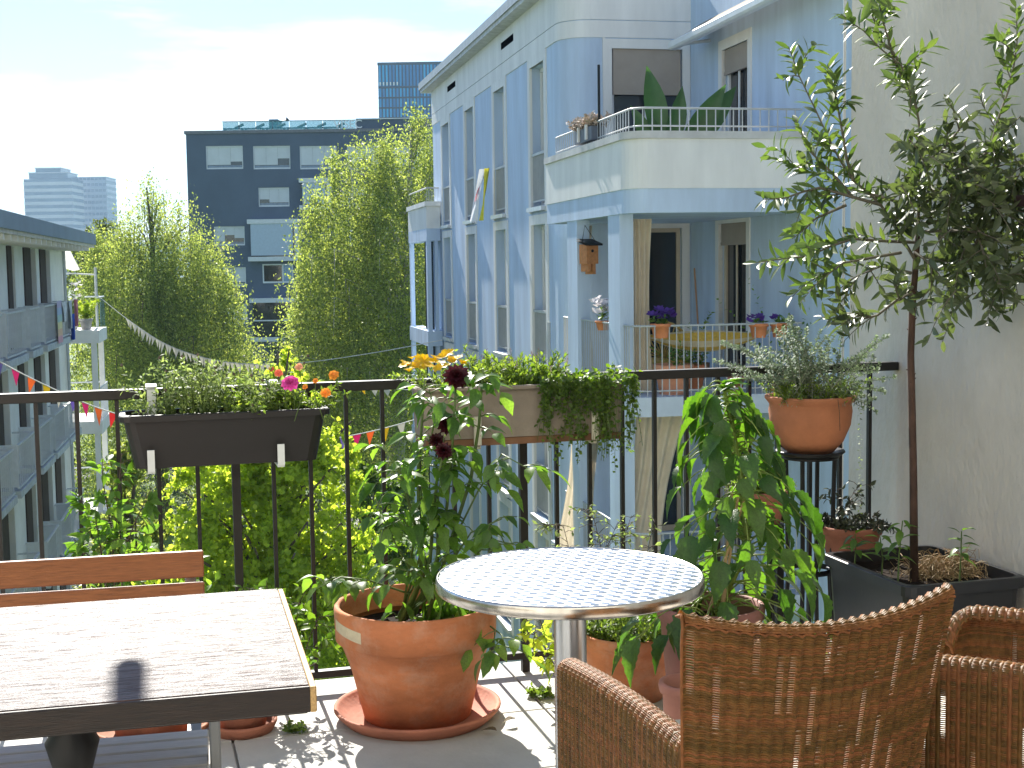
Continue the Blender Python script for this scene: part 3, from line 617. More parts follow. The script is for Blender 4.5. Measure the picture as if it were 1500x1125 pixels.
# planter and banana plant on the upper terrace, pole
def terrace_items():
    z = CAMZ+1.80
    p = rb_world(-.22, -2.4, z+.06); t = thing('window_box', 'dark box of dried pale flowers on the terrace parapet', 'planter', p, AZB)
    MB().box(-.1, .1, -.5, .5, 0, .2).build('box', mat('blue grey box', (.10, .12, .15), .6), t)
    for s in (-.25, .2): MB().box(-.13, -.1, s-.03, s+.03, .02, .24).build('hook', M_plaster, t)
    lv = Leaves()
    for i in range(110): q = rb_world(-.22+rnd(-.1, .1), -2.4+rnd(-.5, .5), z+.22); lv.put(leaves_on(sprig(q, (rnd(-.6, .6), rnd(-.6, .6), 1), rnd(.18, .42), .4), 14, .07, .2))
    o = lv.build('dried_flowers', T_leaf, mat('dry cream flower', (.55, .45, .36), .8, .2, 10, island=.3), t, (0, 0, 0))
    R_ = Matrix.Rotation(-AZB, 4, 'Z'); o.data.transform(R_ @ Matrix.Translation(-p))
    p = rb_world(-.2, -2.9, CAMZ+1.2); t = thing('pole', 'thin black pole standing behind the terrace railing', 'pole', p); MB().tube([(0, 0, 0), (0, 0, 1.75)], .022, 6).build('shaft', M_black, t); MB().lathe([(.12, 0), (.12, .05), (0, .05)], 14).build('foot', M_black, t)
    p = rb_world(.75, -3.0, CAMZ+1.15); t = thing('banana_plant', 'plant with huge upright paddle leaves on the terrace', 'potted plant', p)
    MB().lathe([(.16, 0), (.2, .34), (.17, .34), (0, .3)], 20).build('pot', M_black, t, True)
    tp = leaf_tpl(.24, 8, .5, .12, .5, 0, .15); me = tpl_mesh('leaf', tp, mat('paddle leaf', (.06, .14, .04), .4, .1, 6, trans=.3, transcol=(1.6, 1.8, .8), island=.15))
    A = [(-.45, -.2, 1, 1.0), (-.12, -.1, 1, 1.5), (.25, -.2, 1, 1.2), (.75, -.3, 1, 1.45), (.9, -.1, 1, 1.55), (-.2, -.5, 1, .8), (.35, .3, 1, .9)]
    leaf_objs(t, me, [(a[0]*.1, 0, .3) for a in A], [Vector(a[:3]) for a in A], [Vector((.3*a[0]+.2, -1, .3)) for a in A], [a[3] for a in A])
terrace_items()
def banner():
    p = rb_world(-.10, 5.55, 3.5); t = thing('banner', 'white and yellow cloth banner hung out of an upper window', 'banner', p, AZB+R(16))
    Mw = mat('white banner cloth', (.8, .8, .8), .8, .05, trans=.2); My = mat('yellow banner cloth', (.72, .66, .05), .8, .05, trans=.2)
    def fn(a, b0, b1):
        def g(i, j):
            y = a[0]+(a[1]-a[0])*i; z = (1-j)*-1.1; return (-.06-.05*math.sin(i*4+j*3)-.2*(1-j), (y*(.5+.5*min(1, (1-j)*1.6)))*.62+.3, z)
        return g
    MB().grid(lambda i, j: fn((0.0, .75), 0, 1)(i, 1-j), 8, 14).build('white_field', Mw, t, True)
    MB().grid(lambda i, j: (lambda q: (q[0]+.0, q[1], q[2]))(fn((-.42, .0), 0, 1)(i, 1-j)), 5, 14).build('yellow_field', My, t, True)
    def disc(i, j):
        a = i*6.283; r_ = .08+.09*j; jj = .52+.13*math.sin(a)*r_*7; q = fn((0, .75), 0, 1)(.5+math.cos(a)*r_*1.6, min(1, max(0, jj))); return (q[0]-.03, q[1], q[2])
    MB().grid(disc, 24, 1).build('red_ring', mat('red banner print', (.65, .04, .04), .8, .05), t)
banner()
# ================================================================== white apartment building on the left
def left_building():
    org = Vector((-11.97, 32.8, 0)); az = R(11.5); t = thing('apartment_house', 'white apartment house with brown shutters and railed balconies', 'building', org, az)
    Mw = mat('white render', (.80, .80, .78), .85, .05, 1.5, .2, 50); RT = CAMZ+.76; YE = 10.5; Y0 = -13
    FLs = [(-.36, [(-7.2, -5.0), (-4.0, -1.7), (-.5, .7), (2.1, 4.45), (5.1, 7.4)]), (-3.26, [(-6.5, -4.3), (-3.2, -1.0), (.4, 2.2), (3.2, 5.4), (6.2, 8.6)]), (-6.16, [(-6.5, -4.3), (-3.2, -1.0), (.7, 2.6), (3.6, 5.9), (6.5, 8.9)]), (-9.06, [(.7, 2.6), (3.6, 5.9), (6.5, 8.9)])]
    holes = []
    for z, ws in FLs:
        for a, c in ws: holes.append((a-Y0, c-Y0, z, z+2.45))
    b = MB(); wall_holes(b, Vector((0, Y0, 0)), Vector((0, 1, 0)), Vector((1, 0, 0)), YE-Y0, GZ, RT, holes, .35)
    b.quad((-14, YE, GZ), (0, YE, GZ), (0, YE, RT), (-14, YE, RT)); b.quad((0, Y0, GZ), (-14, Y0, GZ), (-14, Y0, RT), (0, Y0, RT)); b.build('wall', Mw, t)
    MB().box(-14, .95, Y0-.5, YE+.9, RT+.11, RT+.45).build('roof', mat('blue grey metal fascia', (.20, .26, .34), .5, .08, 1), t)
    MB().box(-14, .90, Y0-.45, YE+.85, RT+.02, RT+.11).build('soffit', mat('cream soffit', (.62, .58, .50), .8), t)
    me = MB().box(0, .86, -.05, .05, RT-.1, RT+.02).mesh('rafter_end', Mw)
    for i in range(26): link('rafter_end', me, t, loc=(0, Y0+.4+i*.9, 0))
    Msh = mat('brown shutter', (.06, .043, .038), .7, .12, 5, spec=.2); Msh2 = mat('dark shutter pane', (.02, .019, .02), .5, .1, 5, spec=.3)
    Mr = mat('grey balcony paint', (.60, .64, .68), .5, .06)
    for z, ws in FLs:
        for a, c in ws:
            w = c-a; o = MB().box(-.06, .035, a, a+w*.5, z, z+2.45).build('shutter', Msh, t)
            MB().box(-.34, -.30, a+w*.52, c, z, z+2.45).build('shutter_pane', Msh2, o)
            sl = MB().box(.0, .55, a-.3, c+.25, z-.2, z-.04).build('balcony_slab', mat('pale slab', (.52, .56, .60), .8), t)
            rl = MB().box(.47, .52, a-.25, c+.2, z+.93, z+.97).box(.47, .52, a-.25, c+.2, z+.0, z+.04).box(.0, .47, a-.25, a-.21, z+.93, z+.97).box(.0, .47, c+.16, c+.2, z+.93, z+.97).box(.02, .5, a-.245, a-.225, z+.04, z+.93)
            rl.build('balcony_railing', Mr, t)
            n = int((w+.4)/.22); bar = MB().box(.485, .505, -.008, .008, z+.04, z+.93).mesh('bar', Mr)
            ro = t.children[-1] if False else [k for k in COL.objects if k.parent == t][-1]
            for i in range(n): link('bar', bar, ro, loc=(0, a-.2+(w+.35)*i/(n-1), 0))
            MB().box(.45, .47, c-.1, c+.15, z+.1, z+.88).build('privacy_panel', mat('frosted panel', (.55, .60, .66), .5, .05), t)
    MB().tube([(.08, YE-.35, GZ), (.08, YE-.35, RT)], .05, 8).build('downpipe', M_greyrail, t)
    # balcony rack at the gable end
    for z in (-.36, -3.26, -6.16, -9.06): MB().box(-2.2, 1.0, YE+.1, YE+2.9, z-.45, z-.05).build('balcony_slab', Mw, t)
    for x, y in ((.82, YE+2.6), (.82, YE+.25), (-2.0, YE+2.6), (-.4, YE+2.6)):
        MB().box(x-.085, x+.085, y-.085, y+.085, GZ, -.8).build('post', Mw, t)
    for z in (-3.26, -6.16, -9.06):
        rl = MB().tube([(.95, YE+.3, z+1), (.95, YE+2.85, z+1), (-2.1, YE+2.85, z+1)], .025, 6).build('balcony_railing', Mr, t)
        bar = MB().box(-.01, .01, -.01, .01, 0, 1.05).mesh('bar', Mr)
        for i in range(16): link('bar', bar, rl, loc=(.95, YE+.3+2.5*i/15, z-.05))
    MB().box(-1.9, -1.85, YE+.15, YE+2.5, -3.1, -.85).build('sun_blind', mat('white sun blind', (.75, .72, .72), .8), t)
    rl = MB().tube([(.95, YE+.3, .62), (.95, YE+2.85, .62), (-2.1, YE+2.85, .62)], .025, 6).build('balcony_railing', Mr, t)
    MB().box(.93, .96, YE+1.5, YE+2.8, -.35, .55).build('privacy_panel', clearglass('green tinted glass', (.25, .38, .40), .6), rl)
    return org, az
LO, LAZ = left_building()
def lb_world(x, y, z): c, s = math.cos(LAZ), math.sin(LAZ); return Vector((LO.x+x*c-y*s, LO.y+x*s+y*c, z))
# things on the left house's balconies
def left_items():
    a = lb_world(.75, 12.9, .0); t = thing('shade_sail', 'white triangular shade sail on poles above the corner balcony', 'shade sail', lb_world(-1.2, 12.9, -.4))
    o = t.location.copy(); q = [at(95, 352, 45), at(117, 395, 45.4), at(108, 397, 46), at(95, 393, 46)]
    MB().quad(*[p-o for p in q]).build('cloth', mat('white sail cloth', (.8, .78, .75), .8, trans=.3), t)
    MB().tube([lb_world(.75, 12.9, -.4)-o, lb_world(.75, 12.9, 1.6)-o], .05, 8).build('pole', M_greyrail, t); MB().tube([lb_world(-1.6, 12.9, -.4)-o, lb_world(-1.6, 12.9, 1.4)-o], .05, 8).build('pole', M_greyrail, t)
    MB().tube([lb_world(-.6, 13.0, 1.45)-o, lb_world(.75, 12.9, 1.35)-o], .025, 6).build('rope', M_greyrail, t)
    for (x, y, h, lab) in ((.55, 11.3, 1.0, 'leafy green creeper plant on the corner balcony of the left house'), (.1, 11.6, 1.3, 'pale flowering plant behind the creeper on the corner balcony')):
        p = lb_world(x, y, -.4); small_pot(p, .2, .35, lab, (M_whitep, 14, .1) if h > 1.1 else None, leafm=G_lime if h < 1.1 else G_grey, lh=h, nl=700, col=mat('grey pot', (.3, .3, .3), .8))
    # laundry
    Mr = [(.35, .25, .6), (.15, .35, .7), (.2, .5, .5), (.75, .65, .15), (.75, .35, .1), (.7, .15, .3)]
    p = lb_world(.57, 3.75, -.30); t = thing('towel', 'rainbow striped towel hung over the balcony railing', 'towel', p, LAZ)
    for i, c in enumerate(Mr): MB().grid(lambda a, b_: (.03*math.sin(a*7)+.015, a*.85, .98-(i+b_)*.19), 8, 1).build('stripe', mat('towel %d' % i, tuple(x*.55+.3 for x in c), .9, .05), t)
    for k, (y, w, h, c, nm, lab) in enumerate(((5.0, .9, .55, (.62, .66, .70), 'shirt', 'pale grey shirt drying on the balcony railing beside the rainbow towel'), (6.4, .5, .8, (.5, .56, .62), 'shirt', 'long grey blue shirt drying near the end of the railing'), (7.0, .35, .75, (.02, .08, .45), 'cloth', 'bright blue cloth drying low on the balcony railing'), (8.0, .35, .8, (.55, .2, .25), 'cloth', 'patterned red cloth at the end of the clothes line'))):
        p = lb_world(.6, y, -.36); t = thing(nm, lab, nm, p, LAZ); m = mat('laundry %d' % k, c, .9, .15, 6)
        z1 = 1.0 if k != 2 else .6
        MB().grid(lambda a, b_: (.05*math.sin(a*9+b_*2)+.01, (a-.5)*w*(1-.25*b_*(k < 2))+.1*math.sin(b_*3)*.1, z1-b_*h), 10, 8).build('fabric', m, t, True)
left_items()
# ================================================================== trees
M_tbark = mat('tree bark', (.10, .085, .07), .9, .3, 4, .6, 12)
M_wbark = mat('pale birch bark', (.42, .40, .37), .85, .35, 2.5, .4, 10, stretch=(1, 1, .3))
def tree(name, label, base, spires, leafm, barkm, nleaf, size, hang, group, tpl=T_quad, shell=.55, zmin=None, gap=.0):
    """spires: (x, y, ztop, zbot, radius) lobes that make up the crown; twigs hang by `hang` metres"""
    base = Vector(base); t = thing(name, label, 'tree', base, 0, group)
    tk = MB(); top = max(spires, key=lambda s: s[2])
    pts = [base+Vector((0, 0, -.2))]; n = 7
    for i in range(1, n): f = i/(n-1); pts.append(Vector((base.x+(top[0]-base.x)*f+rnd(-.15, .15), base.y+(top[1]-base.y)*f, base.z+(top[2]-.8-base.z)*f)))
    H = top[2]-base.z; tk.tube(pts, [max(.03, .022*H*(1-i/(n-.3))) for i in range(n)], 8); tk.build('trunk', barkm, t, True, base)
    br = MB(); P = []; D = []; U = []; S = []; tot = sum(s[4]**2*(s[2]-s[3]) for s in spires)
    for (sx, sy, z1, z0, rad) in spires:
        m = int(nleaf*rad**2*(z1-z0)/tot)
        for i in range(9):
            f = rnd(.15, .95); a = rnd(0, 6.28); zz = z0+(z1-z0)*f; r_ = rad*rnd(.5, .9)*math.sqrt(max(.05, 1-f*f*.8))
            p0, _ = along(pts, min(.97, max(.15, (zz-1.2-base.z)/H))); e = Vector((sx+r_*math.cos(a), sy+r_*math.sin(a), zz))
            md = p0.lerp(e, .5)+Vector((0, 0, .35)); br.tube([p0, md, e, e+Vector((.1*math.cos(a), .1*math.sin(a), -hang*.6))], [.05*H/14, .03*H/14, .018*H/14, .008], 5)
        # clumps on an uneven shell, each with hanging twigs
        nc = max(10, int(46*rad*(z1-z0)/6)); per = max(6, m//nc)
        for c in range(nc):
            f = rnd(0, 1)**.85; prof = math.sin(math.pi*min(1, .12+.88*(1-f))**.75)**.6 if f < .98 else .2
            prof = (1-f)**.55 if f > .45 else 1-.25*(.45-f)/.45
            a = rnd(0, 6.28); rr = rad*prof*(shell+(1.05-shell)*math.sqrt(random.random()))*rnd(.85, 1.12)
            cx, cy, cz = sx+rr*math.cos(a), sy+rr*math.sin(a), z0+(z1-z0)*f
            cr = rnd(.14, .34)*rad*(.55+.45*prof); pc = max(9, int(per*rnd(.25, 1.75))); nt = max(3, pc//9)
            for k in range(nt):
                q = np.array([cx+random.gauss(0, cr), cy+random.gauss(0, cr), cz+random.gauss(0, cr*.8)]); hl = hang*rnd(.4, 1.2); kk = pc//nt
                tt = RNG.random(kk)[:, None]; P.append(q+np.hstack([RNG.normal(0, .035*rad, (kk, 2)), -hl*tt])); 
                d = RNG.normal(size=(kk, 3)); d[:, 2] -= 1.0*(hang > .3); D.append(d); U.append(RNG.normal(size=(kk, 3))+np.array([0, -.4, .5])); S.append(size*RNG.uniform(.6, 1.25, kk))
    br.build('branches', barkm, t, False, base)
    P = np.concatenate(P)-np.array(base); V, Fq = merge(tpl, P, np.concatenate(D), np.concatenate(U), np.concatenate(S))
    link('crown', np_mesh('crown', V, Fq, leafm), t, kind='stuff')
    return t
def lobes(D, lst):
    out = []
    for (u, vt, vb, rpx, dy) in lst:
        p = at(u, vt, D+dy); q = at(u, vb, D+dy); out.append((p.x, D+dy, p.z, q.z, rpx/F_PX*(D+dy)))
    return out
TG = 'courtyard trees'
tree('birch_tree', 'tall weeping birch between the white house and the dark office', (at(235, 500, 62).x, 62, GZ), lobes(62, [(218, 248, 540, 58, 0), (262, 288, 600, 76, -1.5), (185, 300, 600, 74, -.5), (300, 340, 640, 78, -2), (145, 330, 620, 66, 1), (235, 380, 720, 122, -1), (328, 395, 680, 58, -1)]), G_birch, M_tbark, 150000, .125, 2.6, TG, shell=.7)
tree('birch_tree', 'tallest weeping birch beside the pale blue building', (at(560, 500, 50).x, 50, GZ), lobes(50, [(608, 150, 520, 46, 0), (566, 180, 560, 72, -1), (522, 200, 600, 70, -1.5), (488, 215, 640, 58, -2), (462, 262, 660, 62, -2), (630, 185, 620, 70, 1), (545, 340, 700, 116, 0), (452, 360, 680, 54, -1)]), G_birch, M_wbark, 160000, .11, 2.3, TG, shell=.7)
tree('lime_tree', 'bright yellow green young tree close below the balcony railing', (at(385, 800, 21).x, 21, GZ), lobes(21, [(402, 468, 720, 38, 0), (430, 540, 780, 55, .3), (345, 590, 900, 70, -.3), (280, 620, 1000, 62, 0), (450, 600, 960, 72, .4), (500, 600, 940, 42, .6), (380, 680, 1080, 150, 0), (300, 660, 1080, 80, -.6), (450, 640, 1080, 90, -.5)]), G_lime, M_tbark, 60000, .085, .12, TG, tpl=(T_round[0], T_round[1]), shell=.82)
tree('maple_tree', 'yellowish leafy tree peeping over the white house roof end', (at(140, 500, 84).x, 84, GZ), lobes(84, [(150, 325, 560, 46, 0), (118, 345, 560, 40, 1), (180, 340, 560, 40, 1)]), mat('yellow green leaf', (.16, .20, .04), .5, .1, 1, trans=.45, island=.35), M_tbark, 12000, .26, .5, TG)
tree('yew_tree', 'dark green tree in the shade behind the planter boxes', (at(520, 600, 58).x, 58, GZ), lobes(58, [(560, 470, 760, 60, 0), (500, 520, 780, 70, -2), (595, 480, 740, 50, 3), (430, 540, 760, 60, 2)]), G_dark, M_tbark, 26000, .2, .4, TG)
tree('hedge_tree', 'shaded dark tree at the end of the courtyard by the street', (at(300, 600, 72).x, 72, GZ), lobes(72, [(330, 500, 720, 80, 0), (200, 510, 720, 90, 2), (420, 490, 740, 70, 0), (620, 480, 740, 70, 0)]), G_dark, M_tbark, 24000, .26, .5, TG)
tree('bush_tree', 'mid green bushy tree left of the bright young tree', (at(210, 900, 26).x, 26, GZ), lobes(26, [(190, 640, 1000, 62, 0), (150, 760, 1100, 70, 0), (240, 800, 1150, 80, -1)]), G_birch, M_tbark, 12000, .11, .15, TG, tpl=(T_round[0], T_round[1]))
tree('bush_tree', 'low mid green bush right of the bright young tree', (at(540, 900, 30).x, 30, GZ), lobes(30, [(540, 650, 900, 40, 0), (570, 700, 960, 50, 1), (500, 800, 1000, 60, 0)]), G_trail, M_tbark, 10000, .11, .15, TG, tpl=(T_round[0], T_round[1]))
# a parked van in the shade at the street
def van():
    p = at(592, 765, 68); p.z = GZ+.02; t = thing('parked_van', 'pale blue grey van parked in the shade beyond the trees', 'van', (p.x, 68, GZ+.024), R(8))
    Mb = mat('van paint', (.30, .36, .42), .35, .05); prof = [(-2.3, .35), (-2.3, 1.1), (-1.9, 1.25), (-1.2, 1.95), (2.3, 2.0), (2.35, .35)]
    b = MB(); k = len(prof); b.add([(x, y, z) for y in (-.9, .9) for x, z in prof], [tuple(range(k)), tuple(range(2*k-1, k-1, -1))]+[(i, k+i, k+(i+1) % k, (i+1) % k) for i in range(k)]); b.build('body', Mb, t)
    for x in (-1.5, 1.5):
        for y in (-.92, .72):
            w = MB().lathe([(0, 0), (.33, 0), (.33, .2), (0, .2)], 18).build('wheel', M_black, t); w.rotation_euler = (R(-90), 0, 0); w.location = (x, y, .33)
    for x0, x1 in ((-1.0, 0.1), (.2, 1.1), (1.2, 2.1)): MB().box(x0, x1, -.915, -.895, 1.2, 1.75).build('window', M_pane, t)
van()
# ================================================================== bunting across the courtyard
PC = {'y': (.80, .62, .04), 'w': (.72, .70, .64), 'p': (.36, .26, .62), 'k': (.78, .08, .32), 'o': (.82, .30, .08), 'r': (.75, .10, .10)}
PM = {k: mat('pennant %s' % k, c, .8, .05, trans=.45, transcol=(1.2, 1.2, 1.2)) for k, c in PC.items()}
def bunting(label, pts, seq, step, t0, t1, w, h):
    P = [Vector(p) for p in pts]; base = P[0].copy(); t = thing('bunting', label, 'bunting', base)
    def cr(s):
        x = s*(len(P)-1); i = min(int(x), len(P)-2); f = x-i; a, b, c, d = P[max(i-1, 0)], P[i], P[i+1], P[min(i+2, len(P)-1)]
        return .5*((2*b)+(c-a)*f+(2*a-5*b+4*c-d)*f*f+(3*b-a-3*c+d)*f**3)
    MB().tube([cr(i/60)-base for i in range(61)], .012, 4).build('string', mat('white cord', (.75, .75, .73), .8), t)
    s = t0; i = 0
    while s < t1:
        a = cr(s); d = (cr(s+.004)-a).normalized(); tw = rnd(-.5, .5); c = a+d*w; sw = Vector((rnd(-.08, .08), tw*h*.5, 0))
        m = (a+c)/2+Vector((0, 0, -h*rnd(.85, 1.1)))+sw; th = Vector((0, .004, 0))
        MB().add([p-base for p in (a-th, c-th, m-th, a+th, c+th, m+th)], [(0, 1, 2), (5, 4, 3), (0, 3, 4, 1), (1, 4, 5, 2), (2, 5, 3, 0)]).build('pennant', PM[seq[i % len(seq)]], t)
        i += 1; s += step
    return t
bunting('colourful pennant string sagging across the courtyard under the railing', [at(-60, 497, 23), at(60, 561, 25), at(170, 606, 27), at(320, 641, 29.5), at(450, 646, 31.5), at(560, 628, 31), at(700, 585, 29.5)], 'ywpkoywpkor', .030, .02, .97, .24, .33)
bunting('string of plain white pennants hanging in front of the birch', [at(137, 428, 46), at(190, 470, 44), at(250, 507, 42), at(330, 530, 40), at(430, 532, 38), at(540, 518, 37), at(648, 498, 36)], 'w', .0125, .15, .60, .22, .30)
bunting('thin far cord with a few little flags behind the railing', [at(470, 560, 40), at(530, 566, 39), at(600, 571, 38), at(690, 572, 34)], 'yww', .085, .05, .5, .3, .25)
# ================================================================== our balcony
AZ = R(15.5); E1 = Vector((math.cos(AZ), math.sin(AZ), 0)); E2 = Vector((-math.sin(AZ), math.cos(AZ), 0)); OB = Vector((0, 4.755, 0))
def B(a, b, z=0): return OB+E1*a+E2*b+Z*z
WA = 1.513   # the side wall stands at this distance along the rail
M_tile = mat('pale grey terrace slab', (.50, .49, .46), .75, .07, 5, .15, 60)
fl = MB().box(-4, WA, -5.2, .13, -.28, -.012).build('balcony_floor', mat('concrete slab', (.36, .36, .35), .9, .1, 3), kind='structure', label='balcony floor of pale stone slabs', cat='floor', loc=OB, rz=AZ)
rows = [(-.42, .13)]+[(-.42-.5*(i+1), -.42-.5*i) for i in range(8)]
for r_, (b0, b1) in enumerate(rows):
    w = b1-b0-.008; me = MB().box(-.496, .496, 0, w, -.012, .0, bev=.002).mesh('tile', M_tile)
    for k in range(-4, 2):
        a = k*1.0+.98+(0 if r_ % 2 == 0 else .0)
        o = link('tile', me, fl, loc=(a-.5, b0+.004, rnd(0, .0012)))
wall = MB()
wall.box(WA, WA+.35, -6, .353, -.5, 5.2); wall.build('balcony_wall', M_wall, label='rough grey white plaster wall closing the balcony', cat='wall', loc=OB, rz=AZ)
o = MB().tube([B(WA-.02, .372, -3), B(WA-.02, .372, 5)], .006, 6).build('cable', M_greyrail, label='thin grey cable running up the wall corner', cat='cable')
hw = MB(); wall_holes(hw, Vector((-16, -5.25, 0)), Vector((1, 0, 0)), Vector((0, 1, 0)), 24, GZ, 7.5, [(14.6, 17.2, .0, 2.35), (7, 8.4, .5, 2.3), (20, 21.4, .5, 2.3)], .25)  # own house front out of view, added to bounce sun into the shade
KW = hw.build('house_wall', mat('cream house render', (.60, .57, .51), .9, .06, 2), label='unseen house wall with terrace door, added behind the balcony to bounce sunlight', cat='wall', loc=OB, rz=AZ)
for (a, c, e, f) in ((-1.4, 1.2, 0, 2.35), (-9, -7.6, .5, 2.3), (4, 5.4, .5, 2.3)): MB().box(a, c, -5.5, -5.42, e, f).build('terrace_door', M_pane, KW)
# railing
rl = thing('railing', 'dark brown metal balcony railing with thin upright bars', 'railing', OB, AZ)
MB().box(-3.2, WA-.002, -.022, .022, 1.028, 1.06, bev=.003).build('top_rail', M_dark, rl); MB().box(-3.2, WA-.002, -.016, .016, .048, .072, bev=.002).build('bottom_rail', M_dark, rl)
bar = MB().box(-.0065, .0065, -.009, .009, .072, 1.028).mesh('bar', M_dark); post = MB().box(-.0135, .0135, -.013, .013, -.05, 1.028).mesh('post', M_dark)
for k in range(-26, 12):
    a = .035+.124*k
    if a > WA-.05: break
    link('post' if k % 8 == 0 else 'bar', post if k % 8 == 0 else bar, rl, loc=(a, 0, 0))
# ---- planter boxes
def trough(name, label, a0, a1, b0, b1, z0, z1, taper, m, rim, cat='planter'):
    t = thing(name, label, cat, B((a0+a1)/2, (b0+b1)/2, z0), AZ); L_ = (a1-a0)/2; w = (b1-b0)/2; H = z1-z0; tp = taper
    def ring(l, ww, z, r_=.035):
        out = []
        for cx, cy, s in ((l-r_, ww-r_, 0), (-l+r_, ww-r_, 1), (-l+r_, -ww+r_, 2), (l-r_, -ww+r_, 3)):
            for i in range(4): an = (s+i/3)*math.pi/2; out.append((cx+r_*math.cos(an), cy+r_*math.sin(an), z))
        return out
    rings = [ring(L_-tp, w-tp*.7, 0), ring(L_-.006, w-.006, H-rim), ring(L_+.008, w+.008, H-rim), ring(L_+.008, w+.008, H-.003), ring(L_+.004, w+.004, H), ring(L_-.012, w-.012, H), ring(L_-.014, w-.014, H-.05)]
    b = MB(); vs = sum(rings, []); k = 16; fs = [tuple(range(k-1, -1, -1))]
    for i in range(len(rings)-1): fs += [(i*k+j, i*k+(j+1) % k, (i+1)*k+(j+1) % k, (i+1)*k+j) for j in range(k)]
    b.add(vs, fs); b.build('box', m, t)
    MB().add(ring(L_-.012, w-.012, H-.04), [tuple(range(k))]).build('soil', M_soil, t)
    return t
M_trough = mat('anthracite plastic', (.013, .0115, .0115), .5, .08, 8, .04, 60, stretch=(1, 1, 3)); M_conc = mat('taupe fibre cement', (.28, .235, .195), .85, .12, 5, .3, 60)
M_clip = mat('white painted bracket', (.72, .76, .76), .4, .05)
tL = trough('planter_box', 'anthracite plastic trough hung on the railing with white brackets', -1.315, -.675, -.225, -.035, .825, .995, .035, M_trough, .02)
for a in (-.235, .165):
    MB().box(a-.011, a+.011, -.108, -.100, -.005, .062).box(a-.011, a+.011, -.1, .09, -.012, -.004).build('bracket', M_clip, tL)
for a in (-.225, .165):
    MB().box(a-.014, a+.014, .155, .165, .17, .238).box(a-.017, a+.017, .045, .165, .238, .248).box(a-.014, a+.014, .045, .055, .12, .245).build('clip', M_clip, tL)
tR = trough('planter_box', 'taupe fibre cement trough with trailing greenery on the railing', -.375, .345, -.225, -.03, .872, 1.045, .012, M_conc, .012)
MB().box(-.34, .34, -.085, .085, -.025, -.002).build('support_board', mat('brown board', (.22, .11, .06), .8), tR)
for a in (-.17, .24): MB().box(a-.012, a+.012, -.112, -.102, -.02, .075).box(a-.012, a+.012, -.1, .1, -.034, -.026).build('bracket', mat('cream bracket', (.66, .62, .52), .5), tR)
# ---- plants of the left trough
def herb(name, label, base, spots, dirf, Lr, nleaf, size, leafm, tpl=T_small, stemm=M_stem, sr=.0015, droop=.3, t0=.12, cat='plant', tilt=.9, kids=0, kl=.4, pair=False, group=None, nobj=0, upb=.4):
    base = Vector(base); t = thing(name, label, cat, base, 0, group); st = MB(); lv = Leaves(); tips = []
    for s in spots:
        pts = sprig(s, dirf(), rnd(*Lr), droop, 7, .07); st.tube(pts, [sr, sr, sr, sr*.9, sr*.8, sr*.7, sr*.5], 4); lv.put(leaves_on(pts, nleaf, size, t0, tilt, pair, upb)); tips.append(pts[-1])
        for k in range(kids):
            p, ax = along(pts, rnd(.2, .85)); d = (ax+Vector((rnd(-1, 1), rnd(-1, 1), rnd(-.3, .8)))).normalized(); q = sprig(p, d, rnd(*Lr)*kl, droop, 5, .07)
            st.tube(q, [sr*.7]*3+[sr*.5]*2, 3); lv.put(leaves_on(q, max(4, int(nleaf*kl*1.2)), size*.9, t0, tilt, pair, upb)); tips.append(q[-1])
    st.build('stems', stemm, t, False, base); lv.build('foliage', tpl, leafm, t, base, nobj)
    return t, tips
def spots(a0, a1, b0, b1, z, n): return [B(rnd(a0, a1), rnd(b0, b1), z) for _ in range(n)]
dn = lambda sx, sy, sz=1: (lambda: Vector((rnd(-sx, sx), rnd(-sy, sy), sz)))
t1, tips = herb('scabious_plant', 'grey green bushy herb with dry seed heads in the anthracite trough', B(-1.05, -.13, .96), spots(-1.2, -.85, -.19, -.06, .955, 64), dn(.6, .5), (.12, .30), 20, .024, G_grey, droop=.2, kids=2)
sd = MB()
for q in random.sample(tips, 46): sd.lathe([(0, -.004), (.0045, -.001), (.005, .002), (.002, .006), (0, .007)], 7, q+Z*.004)
sd.build('seed_head', mat('dry brown seed head', (.13, .10, .075), .9, .3, 40), t1, False, B(-1.05, -.13, .96), kind='stuff')
herb('lavender_sprig', 'upright silvery sprig beside the bracket clip of the anthracite trough', B(-1.14, -.12, .96), spots(-1.18, -1.1, -.14, -.08, .955, 9), dn(.25, .3), (.10, .17), 22, .022, G_grey, droop=.1, tilt=.7)
t2, tips = herb('portulaca_plant', 'low fleshy leaved plant with bright blooms at the trough end', B(-.78, -.13, .96), spots(-.93, -.69, -.2, -.05, .955, 50), dn(.75, .5), (.09, .23), 20, .022, G_herb, droop=.4, kids=2)
def ruffle(parent, p, r_, m, off, n=3):
    tp = leaf_tpl(1.0, 3, .35, .1, .7); P = []; D = []; U = []; S = []
    for k in range(n):
        c = 5+k*2
        for i in range(c):
            a = 6.283*(i+.5*k)/c+rnd(-.15, .15); el = .2+.5*(n-1-k); d = Vector((math.cos(a)*math.cos(el), math.sin(el)*-.6+math.sin(a)*math.cos(el)*.5, math.sin(a)*math.cos(el)*.8+math.sin(el)*.6)); P.append(p-off); D.append(d); U.append((rnd(-.2, .2), -.8, .6)); S.append(r_*(.65+.17*k)*rnd(.9, 1.1))
    V, Fq = merge(tp, P, D, U, S); link('flower', np_mesh('flower', V, Fq, m, True), parent)
FC = {'pink': (.75, .10, .42), 'orange': (.85, .33, .04), 'coral': (.82, .20, .12), 'peach': (.82, .42, .25), 'yellow': (.80, .52, .005), 'maroon': (.05, .003, .008)}
FM = {k: mat(k+' petal', c, .5, .12, 30, trans=.35, island=.15) for k, c in FC.items()}
